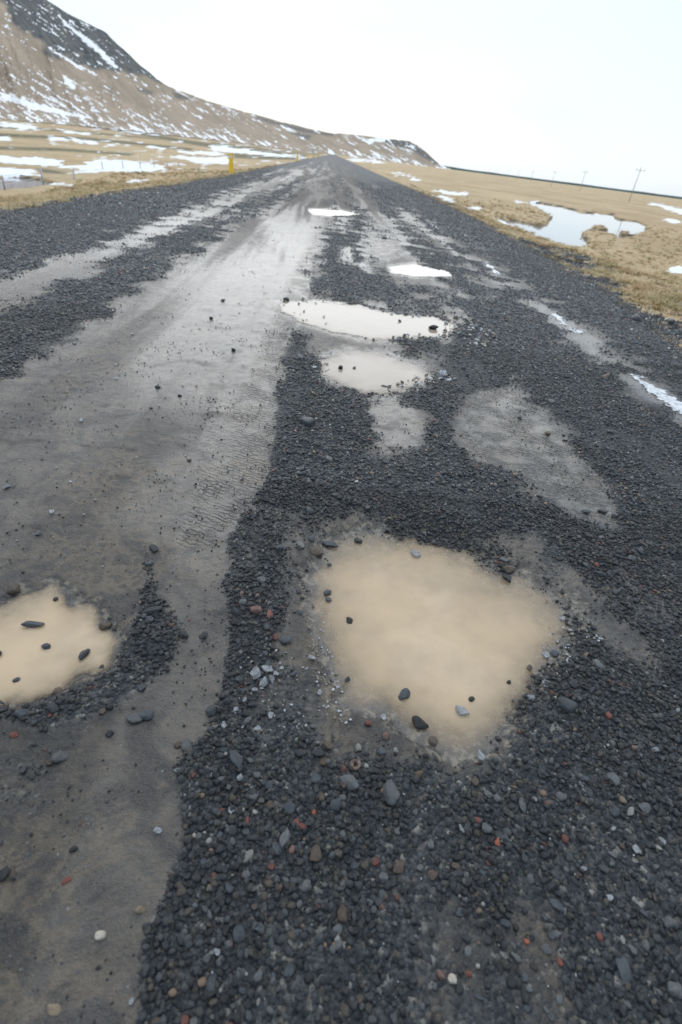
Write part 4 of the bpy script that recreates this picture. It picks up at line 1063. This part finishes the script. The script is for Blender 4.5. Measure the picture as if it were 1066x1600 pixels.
def tuft_points(side, n, y0, y1, emax, sc):
    u = RNG.random(n); Y = y0*(y1/y0)**u; e = emax*RNG.random(n)**1.3*(.3+Y/y1) - .1
    X = (xr(Y)+e) if side > 0 else (xl(Y)-e)
    z, e2, bank = plain_h(X, Y, side)
    lv = W_RIGHT if side > 0 else W_LEFT
    px, py = to_px(X, Y, z)
    snow = np.zeros_like(X)
    for P in (SNOW_R if side > 0 else SNOW_L): snow = np.maximum(snow, smooth(-2, 1, sdf(P, px, py, 12)))
    dens = np.where(e2 < (3.6 if side > 0 else .9), .08+.8*smooth(.52, .44, fbm(X*1.1, Y*1.1, 3, 307)), 1.0)
    dens = dens*smooth(75, 22, Y)*(.25+1.1*smooth(.35, .6, fbm(X*.25, Y*.12, 3, 402)))
    k = (z > lv+.05) & (snow < .3) & (RNG.random(n) < dens) & (px > -250) & (px < 1350)
    X, Y, z = X[k], Y[k], z[k]; m = len(X)
    s = sc*RNG.uniform(.6, 1.4, m)*(1+Y/90)
    return np.stack([X, Y, z-.01], -1), np.stack([RNG.normal(0, .15, m), RNG.normal(0, .15, m), RNG.uniform(0, 6.28, m)], -1), np.stack([s*1.2, s*1.2, s*(.34 if side > 0 else .42)], -1)
T = [tuft_points(1, 26000, 4, 75, 26, .9), tuft_points(-1, 20000, 4, 75, 13, 1.1)]
scatter('dry_grass', *T[0], CT, 'dry straw grass on the plain right of the road', 'grass')
scatter('dry_grass', *T[1], CT, 'dry straw grass on the bank left of the road', 'grass')

# ------------------------------------------------------------------ marker posts
M_YEL = mat_simple('yellow_plastic', (.95, .60, .02), .45, .10, 8)
M_REF = mat_simple('white_reflector', (.75, .75, .72), .25, .05, 30)
M_GREYM = mat_simple('galvanised_metal', (.42, .43, .45), .45, .12, 9, metal=.3)
M_WOODP = mat_simple('weathered_wood', (.23, .20, .165), .85, .3, 9, .01)
def marker_post(px, py, hpx, label):
    p = at(px, py, -.06); zc = depth_of(p); hh = hpx*zc*math.cos(PITCH)/F_PX; w = .23
    r = empty('marker_post', tuple(p)); tag(r, label, 'marker post', 'yellow marker posts along the left road edge')
    bm = bmesh.new(); add_box(bm, (0, 0, hh*.5-.1), (w, .07, hh+.2), .92, .008)
    # slanted head
    for v in bm.verts:
        if v.co.z > hh-.05: v.co.z += v.co.x*.35
    link('post_body', bm_mesh('post_body', bm, M_YEL), r)
    bm = bmesh.new(); add_box(bm, (0, -.037, hh*.84), (w*.55, .008, hh*.13), 1, .002); link('reflector', bm_mesh('reflector', bm, M_REF), r)
    return r
marker_post(361.5, 275, 36, 'tall yellow marker post nearest the camera at left gravel edge')
marker_post(464.5, 252.5, 12.5, 'second yellow marker post along the left road edge')
marker_post(481.8, 248.8, 8.5, 'third yellow marker post, just left of the grey sign')
marker_post(490.8, 247, 7, 'fourth yellow marker post, in front of the grey sign')
marker_post(497.5, 246, 5, 'fifth tiny yellow marker post just right of the sign')
marker_post(504, 245, 4, 'farthest tiny yellow marker post near the road crest')
# sign seen from behind
p = at(489, 247.6, -.3); zc = depth_of(p); sg = empty('road_sign', tuple(p)); tag(sg, 'small grey road sign on a post beside the yellow markers', 'road sign')
hh = 15*zc*math.cos(PITCH)/F_PX
bm = bmesh.new(); add_tube(bm, (0, 0, -.3), (0, 0, hh*.95), .045); link('pole', bm_mesh('pole', bm, M_GREYM, True), sg)
bm = bmesh.new(); add_box(bm, (0, -.06, hh*.78), (hh*.30, .03, hh*.42), 1, .01); link('sign_panel', bm_mesh('sign_panel', bm, mat_simple('sign_back', (.55, .56, .58), .5, .08)), sg)

# ------------------------------------------------------------------ fence by the left pond
fr_ = empty('wire_fence', tuple(at(117, 287, -2.05))); tag(fr_, 'thin wire fence on grey posts below the left road bank', 'fence')
fo = Vector(fr_.location)
FP = [(-60, 292, 22), (8, 297, 20), (67, 283, 17), (118, 288, 22), (161, 268, 14), (193, 267, 14), (220, 267, 12.5), (242, 266, 12.5), (262, 265.5, 11), (280, 264, 10)]
tops = []
for i, (x_, y_, h_) in enumerate(FP):
    q = at(x_, y_, -2.05); zc = depth_of(q); hm = h_*zc*math.cos(PITCH)/F_PX+.1; rad = .055 if i in (2, 3) else .035
    bm = bmesh.new(); add_tube(bm, (0, 0, -.3), (0, 0, hm), rad, rad*.85, 7); 
    o = link('fence_post', bm_mesh('fence_post', bm, M_GREYM if i in (2, 3) else M_WOODP, True), fr_); o.location = Vector(q)-fo
    tops.append((Vector(q)-fo, hm))
for lvl in (.35, .65, .92):
    bm = bmesh.new()
    for (a, ha), (b, hb) in zip(tops, tops[1:]): add_tube(bm, a+Vector((0, 0, ha*lvl)), b+Vector((0, 0, hb*lvl)), .008, seg=4)
    link('wire', bm_mesh('wire', bm, M_GREYM), fr_)

# ------------------------------------------------------------------ power poles
PO = [(984, 312, 157, 44), (905.5, 299.5, 250, 30), (862, 288, 345, 22), (830, 281, 440, 16), (809, 276, 540, 12), (793, 274, 640, 10.5), (775, 271.5, 740, 9), (766, 270, 840, 8)]
WORD = ['nearest and tallest', 'second', 'third', 'fourth', 'fifth', 'sixth', 'seventh', 'farthest']
M_POLE = mat_simple('haze_paled_timber', (.38, .37, .35), .85, .2, 3)  # timber colour paled so the poles fade as if in haze
def pole_parts(root, hh):
    bm = bmesh.new(); add_tube(bm, (0, 0, -1), (0, 0, hh), .13, .08, 10); link('pole', bm_mesh('pole', bm, M_POLE, True), root)
    bm = bmesh.new(); add_box(bm, (0, -.12, hh-.55), (2.7, .10, .12), 1, .01); link('crossarm', bm_mesh('crossarm', bm, M_POLE), root)
    ins = None
    for x in (-1.2, 0, 1.2):
        if ins is None:
            bm = bmesh.new(); add_tube(bm, (0, 0, 0), (0, 0, .12), .03, .03, 6); add_tube(bm, (0, 0, .12), (0, 0, .34), .10, .06, 8); ins = bm_mesh('insulator', bm, M_GREYM, True)
        o = link('insulator', ins, root); o.location = (x, -.12, hh-.47) if x else (0, 0, hh)
first = None
for i, (x_, y_, zc, hp) in enumerate(PO):
    p = at_depth(x_, y_, zc); p[2] = min(p[2], -1.0) if i == 0 else -1.1
    hh = hp*zc*math.cos(PITCH)/F_PX*.97
    dir_ = math.atan2(float((p-EYE)[0]), float((p-EYE)[1]))
    hh = 8.6
    if first is None:
        first = empty('utility_pole', tuple(p), -.10); pole_parts(first, hh); r_ = first
    else:
        r_ = first.copy(); COL.objects.link(r_); r_.location = tuple(p)
        for ch in first.children:
            c_ = ch.copy(); COL.objects.link(c_); c_.parent = r_
    tag(r_, WORD[i]+' wooden utility pole with crossarm on the right plain', 'utility pole', 'utility poles crossing the plain')
print('VERTS', sum(len(m.vertices) for m in bpy.data.meshes), 'gravel', len(near[0]), len(fr[0]), 'tufts', len(T[0][0]), len(T[1][0]))
print('edges', _l[:, :2].round(2).tolist(), _r[:, :2].round(2).tolist())
